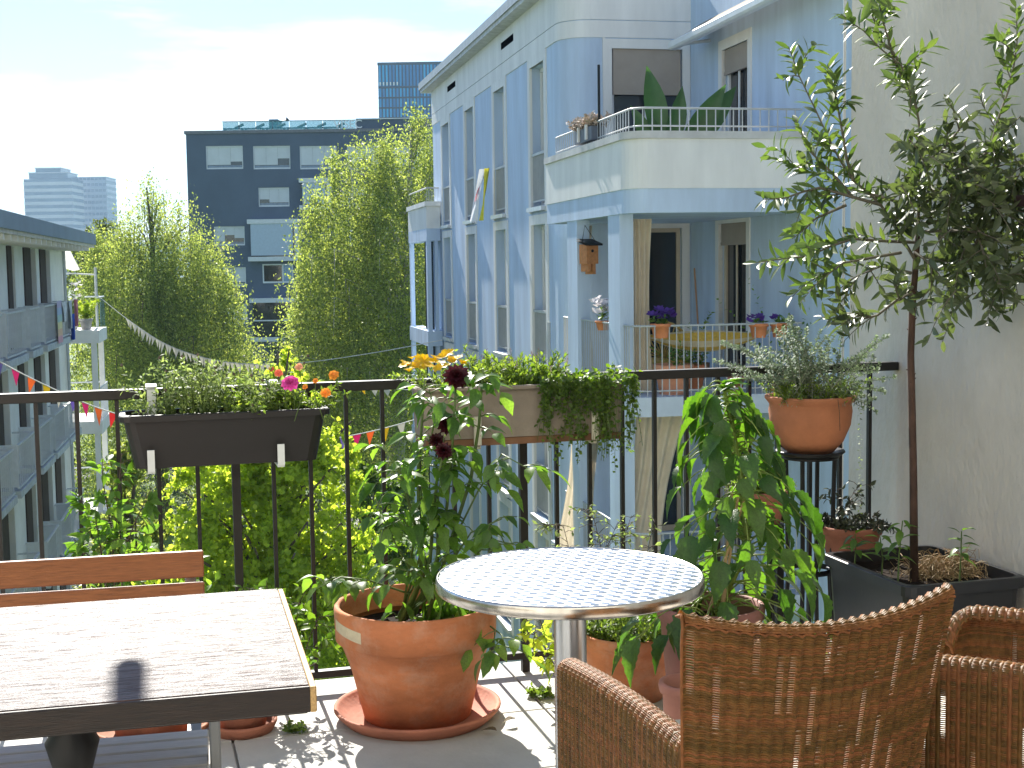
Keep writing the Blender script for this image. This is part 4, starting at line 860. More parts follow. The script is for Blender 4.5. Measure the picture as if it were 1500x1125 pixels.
for (u, v, D_, r_, c) in ((425, 562, 4.32, .030, 'pink'), (489, 550, 4.38, .024, 'orange'), (477, 576, 4.33, .022, 'orange'), (438, 538, 4.4, .018, 'peach'), (408, 547, 4.42, .02, 'coral'), (462, 558, 4.36, .012, 'orange'), (398, 541, 4.45, .013, 'coral'), (447, 567, 4.3, .012, 'orange')):
    p = at(u, v, D_); ruffle(t2, p, r_, FM[c], B(-.78, -.13, .96), 3 if c == 'pink' else 2); MB().tube([p, p+Vector((rnd(-.02, .02), 0, -.05)), p+Vector((rnd(-.04, .04), .02, -.11))], .0014, 4).build('flower_stalk', M_stem, t2, False, B(-.78, -.13, .96))
# ---- plants of the right trough
t3, tips = herb('yellow_bidens', 'yellow flowered feathery plant spilling over the taupe trough', B(-.28, -.12, 1.0), spots(-.36, -.12, -.19, -.05, 1.0, 34), dn(.75, .5, .8), (.12, .24), 22, .022, G_herb, droop=.3, kids=2)
off = B(-.28, -.12, 1.0)
for (u, v) in ((594, 532), (603, 527), (612, 531), (600, 543), (622, 526), (634, 530), (655, 519), (661, 526), (646, 532), (671, 524), (618, 537), (640, 540), (683, 533), (596, 538), (652, 535), (608, 538), (628, 534), (664, 531), (648, 525), (590, 535), (676, 531), (636, 524), (614, 524)):
    blossom(t3, [at(u+rnd(-2, 2), v+rnd(-2, 2), 4.42+rnd(-.06, .06))], rnd(.019, .027), FM['yellow'], 6, off, tilt=rnd(.8, 1.35))
t4, tips = herb('lavender_plant', 'spiky plant with faded mauve heads in the middle of the taupe trough', B(-.02, -.12, 1.0), spots(-.17, .10, -.19, -.05, 1.0, 46), dn(.4, .35), (.09, .17), 22, .026, G_herb, droop=.12, tilt=.55, kids=1)
lv = Leaves()
for q in random.sample(tips, 40): lv.put(leaves_on([q-Z*.004, q+Z*.012, q+Z*.024], 9, .009, .0, .6))
lv.build('flower_heads', T_small, mat('faded mauve flower', (.42, .33, .36), .8, .15, 30, island=.3), t4, B(-.02, -.12, 1.0))
def trailing(label, a0, a1, base):
    t = thing('creeping_jenny', label, 'plant', base); lv = Leaves(); st = MB()
    for i in range(300):
        a = rnd(a0, a1); a += .02*math.sin(a*60); edge = random.random() < .62; s = B(a, -.225 if edge else rnd(-.2, -.05), 1.03)
        if edge:
            Ln = rnd(.02, .20)*(1.25 if a > .22 else .45+.6*abs(math.sin(a*31))); e = s+Vector((rnd(-.03, .03), rnd(-.045, -.012), -Ln)); pts = [s+Z*rnd(.0, .045), s+Vector((rnd(-.01, .01), -.022, rnd(.0, .035))), s.lerp(e, .4)+Vector((0, -.012, 0)), e]
        else: pts = sprig(s, (rnd(-.6, .6), rnd(-.6, .5), rnd(.6, 1)), rnd(.03, .11)*(.6+.6*abs(math.sin(a*23))), .4, 4)
        pts = [Vector(p) for p in pts]; st.tube(pts, .0009, 3); lv.put(leaves_on(pts, 11 if edge else 9, .017 if edge else .021, .02, 1.2, True, .9))
    for i in range(14):
        s = B(rnd(a0+.05, a1), -.235, rnd(.86, .95)); e = s+Vector((rnd(-.02, .02), 0, -rnd(.06, .14))); pts = [s, s.lerp(e, .5)+Vector((rnd(-.01, .01), 0, 0)), e]; st.tube(pts, .0008, 3); lv.put(leaves_on(pts, 12, .015, .02, 1.2, True, .9))
    st.build('stems', M_stem, t, False, base); lv.build('foliage', T_round, G_trail, t, base)
trailing('round leaved creeper trailing in a curtain over the taupe trough front', .02, .36, B(.2, -.15, 1.0))
# ---- terracotta pots
def pot_prof(r, h, rim, rb, th=.014, lip=.008, foot=0):
    return [(0, 0), (rb, 0), (rb+(r-lip-rb)*.5+.004, h*.45), (r-lip, h-rim), (r-.001, h-rim+.006), (r+.002, h-.012), (r, h-.002), (r-.006, h), (r-th, h-.002), (r-th-.004, h-.03), (r-th-.012, h-.07)]
def saucer(p, r, label, m, h=.045):
    return MB().lathe([(0, 0), (r*.86, 0), (r*.95, h*.5), (r, h-.006), (r, h), (r-.008, h+.002), (r-.016, h-.004), (r*.84, .012), (0, .012)], 48).build('saucer', m, smooth=True, label=label, cat='saucer', loc=p)
def pot(name, label, p, r, h, rim, rb, m, soil=.06, cat='potted plant', n=48, lip=.01):
    t = thing(name, label, cat, p); MB().lathe(pot_prof(r, h, rim, rb, lip=lip), n, wob=.006).build('pot', m, t, True)
    MB().lathe([(0, h-soil+.012), (r*.5, h-soil+.006), (r-.022, h-soil)], 24).build('soil', M_soil, t, True); return t
PB = Vector((-.318, 4.285, .0)); saucer(PB, .268, 'wide terracotta saucer under the big dahlia pot', mat('reddish terracotta', (.46, .17, .10), .8, .15, 6, .2, 60))
PBZ = PB+Z*.014
dp = pot('dahlia_pot', 'big terracotta pot with paper tape holding tall dahlias', PBZ, .258, .365, .115, .172, M_terra, soil=.085, lip=.016)
def tape(i, j):
    a = R(-160)+R(34)*i; r_ = .2600+.0005; r_ = .258+.0026-(1-j)*.001; z = .30+.035*j+(-.016*i); return (r_*math.cos(a), r_*math.sin(a), z)
MB().grid(tape, 12, 2).build('paper_tape', mat('masking tape', (.62, .54, .38), .85, .1, 30, .2, 90), dp)
def dahlia():
    root = dp; off = PBZ; st = MB(); lv = Leaves()
    def stem(pts, r0=.007):
        pts = [Vector(p) for p in pts]; k = len(pts); st.tube(pts, [r0*(1-.6*i/(k-1)) for i in range(k)], 6); return pts
    def S(*uv, D0=4.28, D1=4.2):
        n = len(uv); return [PBZ+Vector((rnd(-.07, .07), rnd(-.05, .05), .30))]+[at(u, v, D0+(D1-D0)*i/max(1, n-1)) for i, (u, v) in enumerate(uv)]
    main = [S((615, 800), (612, 700), (618, 620), (622, 555), D1=4.18), S((640, 820), (655, 740), (663, 650), (668, 560), D1=4.12), S((655, 810), (690, 700), (702, 620), (705, 575), (708, 540), D1=4.1), S((630, 820), (640, 700), (650, 665), D1=4.1), S((625, 830), (600, 740), (585, 690), (560, 650), D1=4.12), S((610, 850), (570, 780), (550, 730), D1=4.1), S((640, 840), (640, 760), (650, 640), D1=4.15), S((600, 870), (540, 850), (500, 845), (468, 860), D1=4.08), S((670, 840), (720, 790), (760, 800), D1=4.05), S((660, 800), (700, 720), (735, 665), (780, 690), D1=4.05), S((650, 840), (690, 780), (735, 760), D1=4.1), S((700, 905), (715, 915), (735, 930), (742, 955), D1=4.05), S((640, 860), (610, 840), (575, 830), D1=4.1), S((650, 860), (668, 830), (690, 850), D1=4.05), S((620, 800), (590, 760), (550, 780), D1=4.1), S((620, 700), (640, 600), (628, 570), D1=4.15)]
    tp = leaf_tpl(.55, 6, .3, .35, .4, .06)
    for mi, p in enumerate(main):
        p = stem(p, .008 if mi < 5 else .0045)
        n = 7 if mi < 7 else 5
        for i in range(n):
            t = .34+.64*(i+rnd(.2, .8))/n; q, ax = along(p, t)
            for sgn in (0, 1):
                a = rnd(0, 6.28); d = (Vector((math.cos(a), math.sin(a)*.8-.1, rnd(.05, .7)))+ax*.3).normalized(); Ln = rnd(.05, .11)
                pet = sprig(q, d, Ln, .5, 4); st.tube(pet, [.0022, .002, .0017, .0012], 4)
                e, ea = along(pet, 1.0); lv.put(([e], [ea+Vector((rnd(-.2, .2), rnd(-.2, .2), rnd(-.5, .1)))], [Z+Vector((rnd(-.5, .5), rnd(-.6, .3), 0))], [rnd(.05, .085)]))
                if random.random() < .8:
                    m_, ma = along(pet, .6); x = ma.cross(Z).normalized()
                    for s in (-1, 1): lv.put(([m_], [ma*.5+x*s+Vector((0, 0, rnd(-.4, .2)))], [Z+Vector((rnd(-.4, .4), rnd(-.5, .2), 0))], [rnd(.04, .068)]))
    for i in range(26):
        s = PBZ+Vector((rnd(-.07, .17), rnd(-.10, .14), .30)); pts = sprig(s, (rnd(-.8, .8), rnd(-.5, .6), rnd(.3, .8)), rnd(.04, .11), .4, 4); st.tube(pts, .002, 4); lv.put(leaves_on(pts, 4, .065, .4, 1.0))
    st.build('stems', mat('dahlia stem', (.11, .17, .045), .5, .2, 12), root, True, off); lv.build('foliage', tp, G_dahl, root, off, nobj=290)
    for (u, v, D_, r_) in ((669, 551, 4.1, .044), (655, 622, 4.1, .034), (650, 660, 4.08, .03), (640, 645, 4.16, .028)):
        p = at(u, v, D_); tq = leaf_tpl(.42, 3, .6, -.1, .6); P = []; D2 = []; U = []; S2 = []
        for k, (c, el, sc) in enumerate(((11, -.35, 1.0), (12, .05, 1.0), (11, .45, .85), (8, .9, .6), (5, 1.3, .4))):
            for i in range(c):
                a = 6.283*(i+.5*k)/c; ax = Vector((.1, -.75, .6)).normalized(); x = ax.orthogonal().normalized(); y = ax.cross(x); d = (x*math.cos(a)+y*math.sin(a))*math.cos(el)+ax*math.sin(el); P.append(p-off); D2.append(d); U.append(ax); S2.append(r_*sc*rnd(.9, 1.1))
        V, Fq = merge(tq, P, D2, U, S2); link('flower', np_mesh('flower', V, Fq, FM['maroon'], True), root, label='dark maroon dahlia bloom')
    for (u, v) in ((697, 578), (692, 560), (648, 572), (735, 590)):
        p = at(u, v, 4.12)-off; MB().lathe([(0, -.008), (.006, -.004), (.0075, .003), (.004, .01), (0, .012)], 10, p).build('bud', G_dahl, root, True)
dahlia()
# ---- round bistro table
def bistro():
    c = Vector((.128, 3.13, 0)); t = thing('bistro_table', 'round aluminium bistro table with swirl brushed top', 'table', c); zt = .722; r = .312
    m = bpy.data.materials.new('swirl brushed aluminium'); m.use_nodes = True; n = m.node_tree; bs = n.nodes['Principled BSDF']; bs.inputs['Metallic'].default_value = 1; bs.inputs['Base Color'].default_value = (.60, .63, .66, 1); bs.inputs['Roughness'].default_value = .30
    # brushed swirl discs: the brushing runs in circles round the centre of every cell
    tcn = n.nodes.new('ShaderNodeTexCoord'); mpn = n.nodes.new('ShaderNodeMapping'); mpn.inputs['Scale'].default_value = (27, 27, 0); mpn.inputs['Rotation'].default_value = (0, 0, .22)
    vo = n.nodes.new('ShaderNodeTexVoronoi'); vo.voronoi_dimensions = '2D'; vo.inputs['Randomness'].default_value = 0; vo.inputs['Scale'].default_value = 1
    sb_ = n.nodes.new('ShaderNodeVectorMath'); sb_.operation = 'SUBTRACT'; cr_ = n.nodes.new('ShaderNodeVectorMath'); cr_.operation = 'CROSS_PRODUCT'; cr_.inputs[1].default_value = (0, 0, 1)
    K = n.links.new; K(tcn.outputs['Object'], mpn.inputs[0]); K(mpn.outputs[0], vo.inputs['Vector']); K(mpn.outputs[0], sb_.inputs[0]); K(vo.outputs['Position'], sb_.inputs[1]); K(sb_.outputs[0], cr_.inputs[0]); K(cr_.outputs[0], bs.inputs['Tangent'])
    bs.inputs['Anisotropic'].default_value = .75; bs.inputs['Roughness'].default_value = .34
    bp = n.nodes.new('ShaderNodeBump'); bp.inputs['Strength'].default_value = .35; bp.inputs['Distance'].default_value = .004; K(vo.outputs['Distance'], bp.inputs['Height']); K(bp.outputs[0], bs.inputs['Normal'])
    MB().lathe([(0, zt), (r-.008, zt)], 96).build('top', m, t)
    MB().lathe([(r-.0085, zt-.001), (r-.006, zt+.0025), (r-.002, zt+.0015), (r, zt-.004), (r+.001, zt-.022), (r-.001, zt-.026), (r-.01, zt-.027), (r-.02, zt-.022), (0, zt-.022)], 96).build('rim', mat('polished aluminium rim', (.62, .58, .53), .22, .12, 25, metal=1, stretch=(1, 1, .2)), t, True)
    for k in range(4):
        a = math.pi/2*k+.5; M_ = Matrix.Rotation(a, 4, 'Z'); MB().add([M_ @ Vector(p) for p in ((.03, -.012, .70), (.2, -.012, .70), (.2, .012, .70), (.03, .012, .70), (.03, -.012, .645), (.03, .012, .645))], [(0, 1, 2, 3), (0, 4, 1), (3, 2, 5), (4, 5, 2, 1), (0, 3, 5, 4)]).build('support_arm', mat('cream cast bracket', (.68, .58, .42), .5), t)
    MB().lathe([(.038, .03), (.038, .70)], 28).build('column', mat('steel tube', (.55, .56, .58), .28, .05, metal=1), t, True)
    for k in range(4):
        a = math.pi/2*k+.7; MB().tube([(.03*math.cos(a), .03*math.sin(a), .06), (.16*math.cos(a), .16*math.sin(a), .045), (.27*math.cos(a), .27*math.sin(a), .018)], [.024, .02, .016], 8).build('foot', M_alu, t, True)
bistro()
# ---- wooden table and slatted bench
M_wood = mat('dark varnished wood', (.045, .021, .018), .42, .35, 7, .45, 12, stretch=(2, 30, 30), spec=.5)
_t = M_wood.node_tree; _n = _t.nodes.new('ShaderNodeTexNoise'); _n.inputs['Scale'].default_value = 5; _n.inputs['Detail'].default_value = 9; _n.inputs['Roughness'].default_value = .7
_m = _t.nodes.new('ShaderNodeMapping'); _m.inputs['Scale'].default_value = (3, 26, 26); _c = _t.nodes.new('ShaderNodeTexCoord'); _r = _t.nodes.new('ShaderNodeMapRange')
for _i, _v in ((1, .38), (2, .58), (3, .07), (4, .46)): _r.inputs[_i].default_value = _v
_t.links.new(_c.outputs['Object'], _m.inputs[0]); _t.links.new(_m.outputs[0], _n.inputs['Vector']); _t.links.new(_n.outputs[0], _r.inputs[0]); _t.links.new(_r.outputs[0], _t.nodes['Principled BSDF'].inputs['Specular IOR Level'])
M_edge = mat('dark table edge', (.016, .008, .005), .5, .3, 8, .3, 20, stretch=(2, 26, 26))
def wood_table():
    o = Vector((-.344, 2.256, 0)); az = R(13.8); t = thing('wooden_table', 'dark varnished rectangular wooden table with cast iron legs', 'table', o, az); L_ = 1.25; w = .725
    n = 7
    pw = w/n
    MB().box(-L_, -.006, .003, w, .718, .740, bev=.0012).build('top', M_wood, t)
    MB().box(-L_, -.004, -.006, .003, .694, .7385, bev=.002).build('front_edge', M_edge, t); MB().box(-.0058, .006, -.006, w+.002, .694, .7385, bev=.002).build('end_edge', mat('bare wood edge', (.50, .32, .13), .6, .2, 12, stretch=(20, 2, 20)), t)
    MB().box(-L_, -.01, .004, w-.002, .690, .717).build('apron', M_edge, t)
    for x in (-.42, -1.05):
        MB().lathe([(.07, .0), (.075, .02), (.035, .05), (.03, .3), (.034, .5), (.05, .56), (.034, .59), (.033, .69)], 24, (x, .36, 0)).build('leg', M_black, t, True)
wood_table()
def bench():
    o = Vector((-.73, 3.16, 0)); az = R(12.5); t = thing('slatted_bench', 'orange brown slatted wooden bench behind the wooden table', 'bench', o, az); L_ = 1.25
    Mo = mat('orange brown stained wood', (.30, .105, .035), .5, .18, 9, .15, 18, stretch=(2, 24, 24)); Mg = mat('grey folding frame', (.24, .25, .26), .45, .08)
    for i, (z, h) in enumerate(((.722, .062), (.668, .043), (.614, .043), (.56, .043))): MB().box(-L_, 0, .0-.012*i, .018-.012*i, z, z+h, bev=.003).build('back_slat', Mo, t)
    for i in range(5): MB().box(-L_, 0, -.255-i*.058, -.205-i*.058, .405, .425, bev=.003).build('seat_slat', mat('sunlit pale slat', (.62, .60, .57), .6, .08, 9, stretch=(2, 24, 24)), t)  # slat colour kept pale in place of sunlight on the seat
    for x in (-.012, -L_+.03):
        MB().tube([(x-.02, .03, .72), (x-.02, -.02, .40), (x-.02, -.32, .02)], .013, 8).build('frame', Mg, t)
        MB().tube([(x-.02, -.47, .40), (x-.02, .06, .02)], .013, 8).build('frame', Mg, t); MB().box(x-.035, x-.005, -.49, -.03, .388, .405).build('seat_rail', Mg, t)
    MB().box(.003, .026, -.41, -.365, .02, .56, bev=.004).build('front_post', Mg, t)
bench()
# ---- wicker armchairs
M_wick = mat('brown wicker', (.20, .095, .028), .5, .2, 60, island=.35, spec=.25, trans=.2, transcol=(1.9, 1.3, .6)); M_cush = mat('off white seat cushion', (.72, .68, .60), .9, .05, 6, .3, 90)
def weave(S, ns, rows_t, nst, r_, amp, seed=0):
    """S(s,t)->(pos,normal); rows follow s and bulge over the upright stakes; one mesh of woven strands"""
    V = []; Fq = []; o = 0; ang = np.array([(-1, -1), (1, -1), (1, 1), (-1, 1)]); K = ns*3+1; ks = np.arange(K); rr0 = np.random.default_rng(seed)
    bul = np.cos(ks*2*np.pi/3)
    colw = rr0.uniform(0, 6, ns+1)
    for ri, t in enumerate(rows_t):
        tj = min(1, max(0, t+rnd(-.0004, .0004))); q = [S(k/(K-1), tj) for k in ks]; P = np.array([a for a, _ in q]); N = np.array([b for _, b in q])
        c = ks//3; hole = np.clip(np.sin(ri*.085+colw[c])*np.sin(ri*.031+c*1.9+seed)*1.8-.35, 0, 1)*(bul < .9)
        P = P+N*(amp*bul*(1+.15*((ri % 2)*2-1)))[:, None]; T = nrm(np.gradient(P, axis=0)); Bn = nrm(np.cross(T, N)); rr = (r_*rnd(.93, 1.06)*(1-.45*hole))[:, None]
        V.append(np.stack([P+N*rr*a[0]*.75+Bn*rr*a[1]*.8 for a in ang], 1).reshape(-1, 3))
        i = np.arange(K-1)[:, None]*4+o; j = np.arange(4)[None]; jn = (np.arange(4)+1)[None] % 4
        Fq.append(np.stack([i+j, i+jn, i+4+jn, i+4+j], -1).reshape(-1, 4)); o += K*4
    tt = np.linspace(0, 1, nst)
    for k in range(ns+1):
        P = np.array([S(k/ns, t)[0] for t in tt]); N = np.array([S(k/ns, t)[1] for t in tt]); T = nrm(np.gradient(P, axis=0)); Bn = nrm(np.cross(T, N)); q = .0042
        V.append(np.stack([P+N*q*c[0]*.45+Bn*q*c[1] for c in ang], 1).reshape(-1, 3))
        i = np.arange(nst-1)[:, None]*4+o; j = np.arange(4)[None]; jn = (np.arange(4)+1)[None] % 4
        Fq.append(np.stack([i+j, i+jn, i+4+jn, i+4+j], -1).reshape(-1, 4)); o += nst*4
    return np.concatenate(V), np.concatenate(Fq)
def chair_meshes():
    def surf(f):
        def S(s, t):
            e = .004; p = np.array(f(s, t)); a = np.array(f(min(1, s+e), t))-np.array(f(max(0, s-e), t)); b = np.array(f(s, min(1, t+e)))-np.array(f(s, max(0, t-e))); n = np.cross(a, b); return p, n/max(1e-9, np.linalg.norm(n))
        return S
    def back(s, t):
        x = 2*s-1; H = .858+.03*x*x; roll = .94
        if t < roll: f = t/roll; z = .12+(H-.12-.012)*f; lean = -.075*max(0, (z-.42)/.46)**1.2; y = -.245+lean-.05*(1-x*x)*.9
        else: f = (t-roll)/(1-roll)*math.pi*.9; z = H-.012+.014*math.sin(f); y = -.245-.075*((H-.42)/.46)**1.2-.05*(1-x*x)*.9+.014*(1-math.cos(f))
        hw = .205+.045*min(1, max(0, (z-.35)/.5)); return (x*hw, y, z)
    def arm(s, t):
        # runs from the back forward, turning inward at the front end
        Lp = .50
        if s < .86: f = s/.86; y = -.25+Lp*f; x = -.226-.018*f; H = .655+.012*math.sin(f*3); inx = 1.0
        else: f = (s-.86)/.14*math.pi*.5; x = -.244+.075*(1-math.cos(f)); y = -.25+Lp+.075*math.sin(f); H = .655-.075*(1-math.cos(f))
        roll = .86
        if t < roll: z = .10+(H-.10-.02)*t/roll; off = .0
        else: f2 = (t-roll)/(1-roll)*math.pi; z = H-.02+.024*math.sin(f2); off = .022*(1-math.cos(f2))
        if s < .86: x += off
        else: f = (s-.86)/.14*math.pi*.5; x += off*math.cos(f)+0; y -= off*math.sin(f)
        return (x, y, z)
    def seat(s, t): return (-.21+.42*s, -.24+.59*t, .405)
    def apron(s, t): return (-.17+.34*s, .335, .10+.30*t)
    out = {}
    rt = lambda H, pit: [i*pit/H for i in range(int(H/pit))]
    V, Fq = weave(surf(back), 24, rt(.80, .0043), 30, .00245, .0030, 3); out['backrest'] = np_mesh('backrest', V, Fq, M_wick)
    V, Fq = weave(surf(arm), 30, rt(.66, .0043), 34, .00245, .0030, 5); out['armrest'] = np_mesh('armrest', V, Fq, M_wick)
    V2 = V.copy(); V2[:, 0] *= -1; out['armrest2'] = np_mesh('armrest', V2, Fq[:, ::-1], M_wick)
    V, Fq = weave(surf(seat), 20, rt(.59, .006), 8, .003, .0026, 1); out['seat'] = np_mesh('seat', V, Fq, M_wick)
    V, Fq = weave(surf(apron), 18, rt(.30, .0046), 10, .0024, .0026, 2); out['front_panel'] = np_mesh('front_panel', V, Fq, M_wick)
    return out
CM = chair_meshes()
def chair(label, p, az):
    t = thing('wicker_armchair', label, 'chair', p, az)
    for k, nm in (('backrest', 'backrest'), ('armrest', 'armrest'), ('armrest2', 'armrest'), ('seat', 'seat'), ('front_panel', 'front_panel')): link(nm, CM[k], t)
    for x, y in ((-.2, -.22), (.2, -.22), (-.2, .27), (.2, .27)): MB().tube([(x, y, 0), (x, y, .40)], .014, 8).build('leg', M_wick, t)
    c = MB().box(-.2, .2, -.22, .37, .412, .47, bev=.016).build('cushion', M_cush, smooth=True, label=label.replace(label, 'off white cushion on the '+('armchair seen from behind' if 'back' in label else 'armchair beside the black planter')), cat='cushion', loc=p, rz=az)
    return t
chair('brown wicker armchair turned back towards the viewer at the round table', (.40, 2.49, 0), R(18.7))
chair('brown wicker armchair facing sideways near the black planter', (1.11, 2.70, 0), R(54))
# ---- potted plants along the railing
def big_leaf():
    p = Vector((.60, 4.12, 0)); t = pot('sunflower_pot', 'plum coloured pot with a tall drooping broad leaved plant', p, .165, .40, .045, .115, M_purple); st = MB(); off = p
    stem = [p+Vector((.0, 0, .33)), at(1095, 800, 4.14), at(1085, 700, 4.15), at(1072, 620, 4.16), at(1058, 560, 4.18)]
    st.tube(stem, [.013, .012, .010, .008, .005], 8); lv = Leaves()
    n = 175
    for i in range(n):
        f = .01+.99*((i+rnd(0, 1))/n)**1.25; q, ax = along(stem, f); a = i*2.4+rnd(-.4, .4); sp = (.27*(1-f)+.075)*rnd(.3, 1.15)
        d = Vector((math.cos(a), math.sin(a)*.8, rnd(.3, .9))).normalized(); pet = sprig(q, d, sp, .75, 5); st.tube(pet, [.0032, .0028, .0025, .002, .0016], 5)
        e, ea = along(pet, 1.0); hd = Vector((ea.x, ea.y, 0)); lv.put(([e], [hd*.9+Vector((rnd(-.35, .35), rnd(-.35, .35), -rnd(.25, 1.0)))], [hd+Vector((rnd(-.5, .5), rnd(-.5, .5), .55))], [rnd(.08, .155)*(1.0-.22*f)]))
    for k in range(5): q, _ = along(stem, .94+.012*k); lv.put(([q], [Vector((rnd(-1, 1), rnd(-1, .4), .6))], [Z], [rnd(.06, .09)]))
    st.build('stems', mat('pale green stalk', (.20, .28, .05), .5, .15, 12), t, True, off); lv.build('foliage', T_big, G_big, t, off, nobj=200)
    for k in range(3): MB().tube([p+Vector((rnd(-.03, .03), -.03, .35)), at(1072+k*9, 722+k*6, 4.10)], .0045, 5).build('cane', mat('bamboo cane', (.50, .34, .18), .6, .15, 20), t, False, off)
big_leaf()
def potted(name, label, p, r, h, rim, rb, m, n, Lr, nl, size, leafm, dirf, droop=.3, kids=1, tpl=T_small, sr=.0014, soil=.04, spread=.75, tilt=.9, stemm=M_stem):
    p = Vector(p); t = pot(name, label, p, r, h, rim, rb, m, soil); st = MB(); lv = Leaves()
    for i in range(n):
        a = rnd(0, 6.28); q = r*spread*math.sqrt(random.random()); s = p+Vector((q*math.cos(a), q*math.sin(a), h-soil)); d = dirf()+Vector((math.cos(a), math.sin(a), 0))*.45*q/r; pts = sprig(s, d, rnd(*Lr), droop, 6, .07); st.tube(pts, [sr]*4+[sr*.8, sr*.6], 4); lv.put(leaves_on(pts, nl, size, .12, tilt))
        for k in range(kids):
            e, ax = along(pts, rnd(.3, .9)); pts2 = sprig(e, ax+Vector((rnd(-1, 1), rnd(-1, 1), rnd(-.2, .6))), rnd(*Lr)*.4, droop, 4); st.tube(pts2, sr*.6, 3); lv.put(leaves_on(pts2, max(4, nl//2), size*.9, .1, tilt))
    st.build('stems', stemm, t, False, p); lv.build('foliage', tpl, leafm, t, p); return t
potted('herb_pot', 'low wide terracotta pot of bushy herbs under the bistro table', (.375, 4.47, 0), .158, .225, .04, .115, M_terra, 90, (.08, .19), 18, .026, G_herb, dn(.5, .4), kids=2)
potted('terracotta_pot', 'small empty looking terracotta pot in front of the plum pot', (.50, 3.87, 0), .085, .235, .035, .06, mat('pinkish terracotta', (.50, .22, .16), .85, .12, 6, .2, 60), 5, (.03, .06), 5, .02, G_dry, dn(.5, .5), kids=0)
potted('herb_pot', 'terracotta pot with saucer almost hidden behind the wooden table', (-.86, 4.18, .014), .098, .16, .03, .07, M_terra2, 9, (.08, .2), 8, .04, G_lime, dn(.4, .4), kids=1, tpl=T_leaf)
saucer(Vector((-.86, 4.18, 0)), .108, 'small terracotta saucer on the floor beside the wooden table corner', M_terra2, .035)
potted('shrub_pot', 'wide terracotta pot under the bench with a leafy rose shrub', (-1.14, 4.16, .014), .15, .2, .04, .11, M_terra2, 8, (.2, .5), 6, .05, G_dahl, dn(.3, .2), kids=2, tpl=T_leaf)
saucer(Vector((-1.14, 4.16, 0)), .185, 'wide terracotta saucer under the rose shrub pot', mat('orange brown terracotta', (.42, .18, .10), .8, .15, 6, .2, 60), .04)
# rose shrub shoots at the left, and vine shoots through the railing
def shoots(name, label, base, paths, size, m, tpl, per, nobj=280, sr=.003, stemm=M_wstem, tilt=1.0, cat='plant'):
    base = Vector(base); t = thing(name, label, cat, base); st = MB(); lv = Leaves()
    for path in paths:
        pts = [Vector(p) for p in path]; k = len(pts); st.tube(pts, [sr*(1-.6*i/(k-1)) for i in range(k)], 5)
        Ln = sum((pts[i+1]-pts[i]).length for i in range(k-1))
        for i in range(max(2, int(Ln*per))):
            f = rnd(.1, 1); q, ax = along(pts, f); a = rnd(0, 6.28); d = (Vector((math.cos(a), math.sin(a)*.8-.1, rnd(-.1, .6)))+ax*.4).normalized(); pet = sprig(q, d, rnd(.02, .07), .4, 3); st.tube(pet, .0012, 3); lv.put(leaves_on(pet, random.choice((1, 2, 3, 3)), size, .55, tilt*.8, True, .8))
    st.build('stems', stemm, t, False, base); lv.build('foliage', tpl, m, t, base, nobj); return t
sb = Vector((-1.28, 4.30, .15))
shoots('rose_shrub', 'leafy shrub shoots rising behind the bench beside the railing', sb, [[sb, at(165, 800, 4.28), at(172, 740, 4.25), at(178, 665, 4.24)], [sb, at(150, 820, 4.25), at(140, 760, 4.22), at(122, 735, 4.2)], [sb, at(180, 810, 4.25), at(200, 760, 4.2), at(222, 715, 4.18)], [sb, at(130, 830, 4.3), at(120, 800, 4.22), at(108, 790, 4.2)], [sb, at(185, 830, 4.3), at(205, 800, 4.22)], [sb, at(165, 790, 4.35), at(150, 700, 4.33), at(150, 672, 4.32)]], .055, G_dahl, T_leaf, 34)
vb = Vector((-.80, 4.22, .12))
shoots('vine', 'bright green vine climbing through the railing beside the wooden table', vb, [[vb, at(400, 960, 4.35), at(395, 900, 4.4), at(390, 850, 4.42)], [vb, at(420, 950, 4.4), at(430, 900, 4.42), at(450, 860, 4.42)], [vb, at(440, 980, 4.35), at(455, 930, 4.4), at(470, 900, 4.38)], [vb, at(410, 1000, 4.3), at(425, 960, 4.33), at(440, 880, 4.4)], [vb, at(430, 990, 4.38), at(465, 970, 4.4), at(475, 930, 4.4)], [vb, at(370, 900, 4.4), at(365, 860, 4.42)], [vb, at(405, 980, 4.4), at(420, 930, 4.42), at(405, 860, 4.45)]], .045, mat('bright vine leaf', (.11, .20, .03), .45, .1, 10, trans=.45, transcol=(1.8, 1.9, .6), island=.3), T_leaf, 46)
# wispy plant in front of the railing behind the bistro table
wb = Vector((.40, 4.62, .12)); shoots('tomato_plant', 'wispy pale green plant behind the bistro table by the railing', wb, [[wb, at(880, 800, 4.6), at(870, 760, 4.6), at(855, 745, 4.6)], [wb, at(910, 800, 4.6), at(925, 755, 4.6)], [wb, at(840, 830, 4.5), at(825, 770, 4.5), at(800, 768, 4.5)], [wb, at(950, 800, 4.6), at(960, 760, 4.6)], [wb, at(890, 800, 4.62), at(905, 765, 4.6)]], .024, G_grey, T_small, 60, 0, .0018)
lb = Vector((.22, 4.45, .02)); shoots('seedling_vine', 'fresh green shoots hanging below the bistro table rim', lb, [[lb, at(800, 960, 4.35), at(795, 920, 4.3), at(790, 905, 4.3)], [lb, at(820, 960, 4.3), at(810, 930, 4.3)], [lb, at(780, 950, 4.35), at(785, 915, 4.3)]], .05, G_lime, T_leaf, 45, 60)
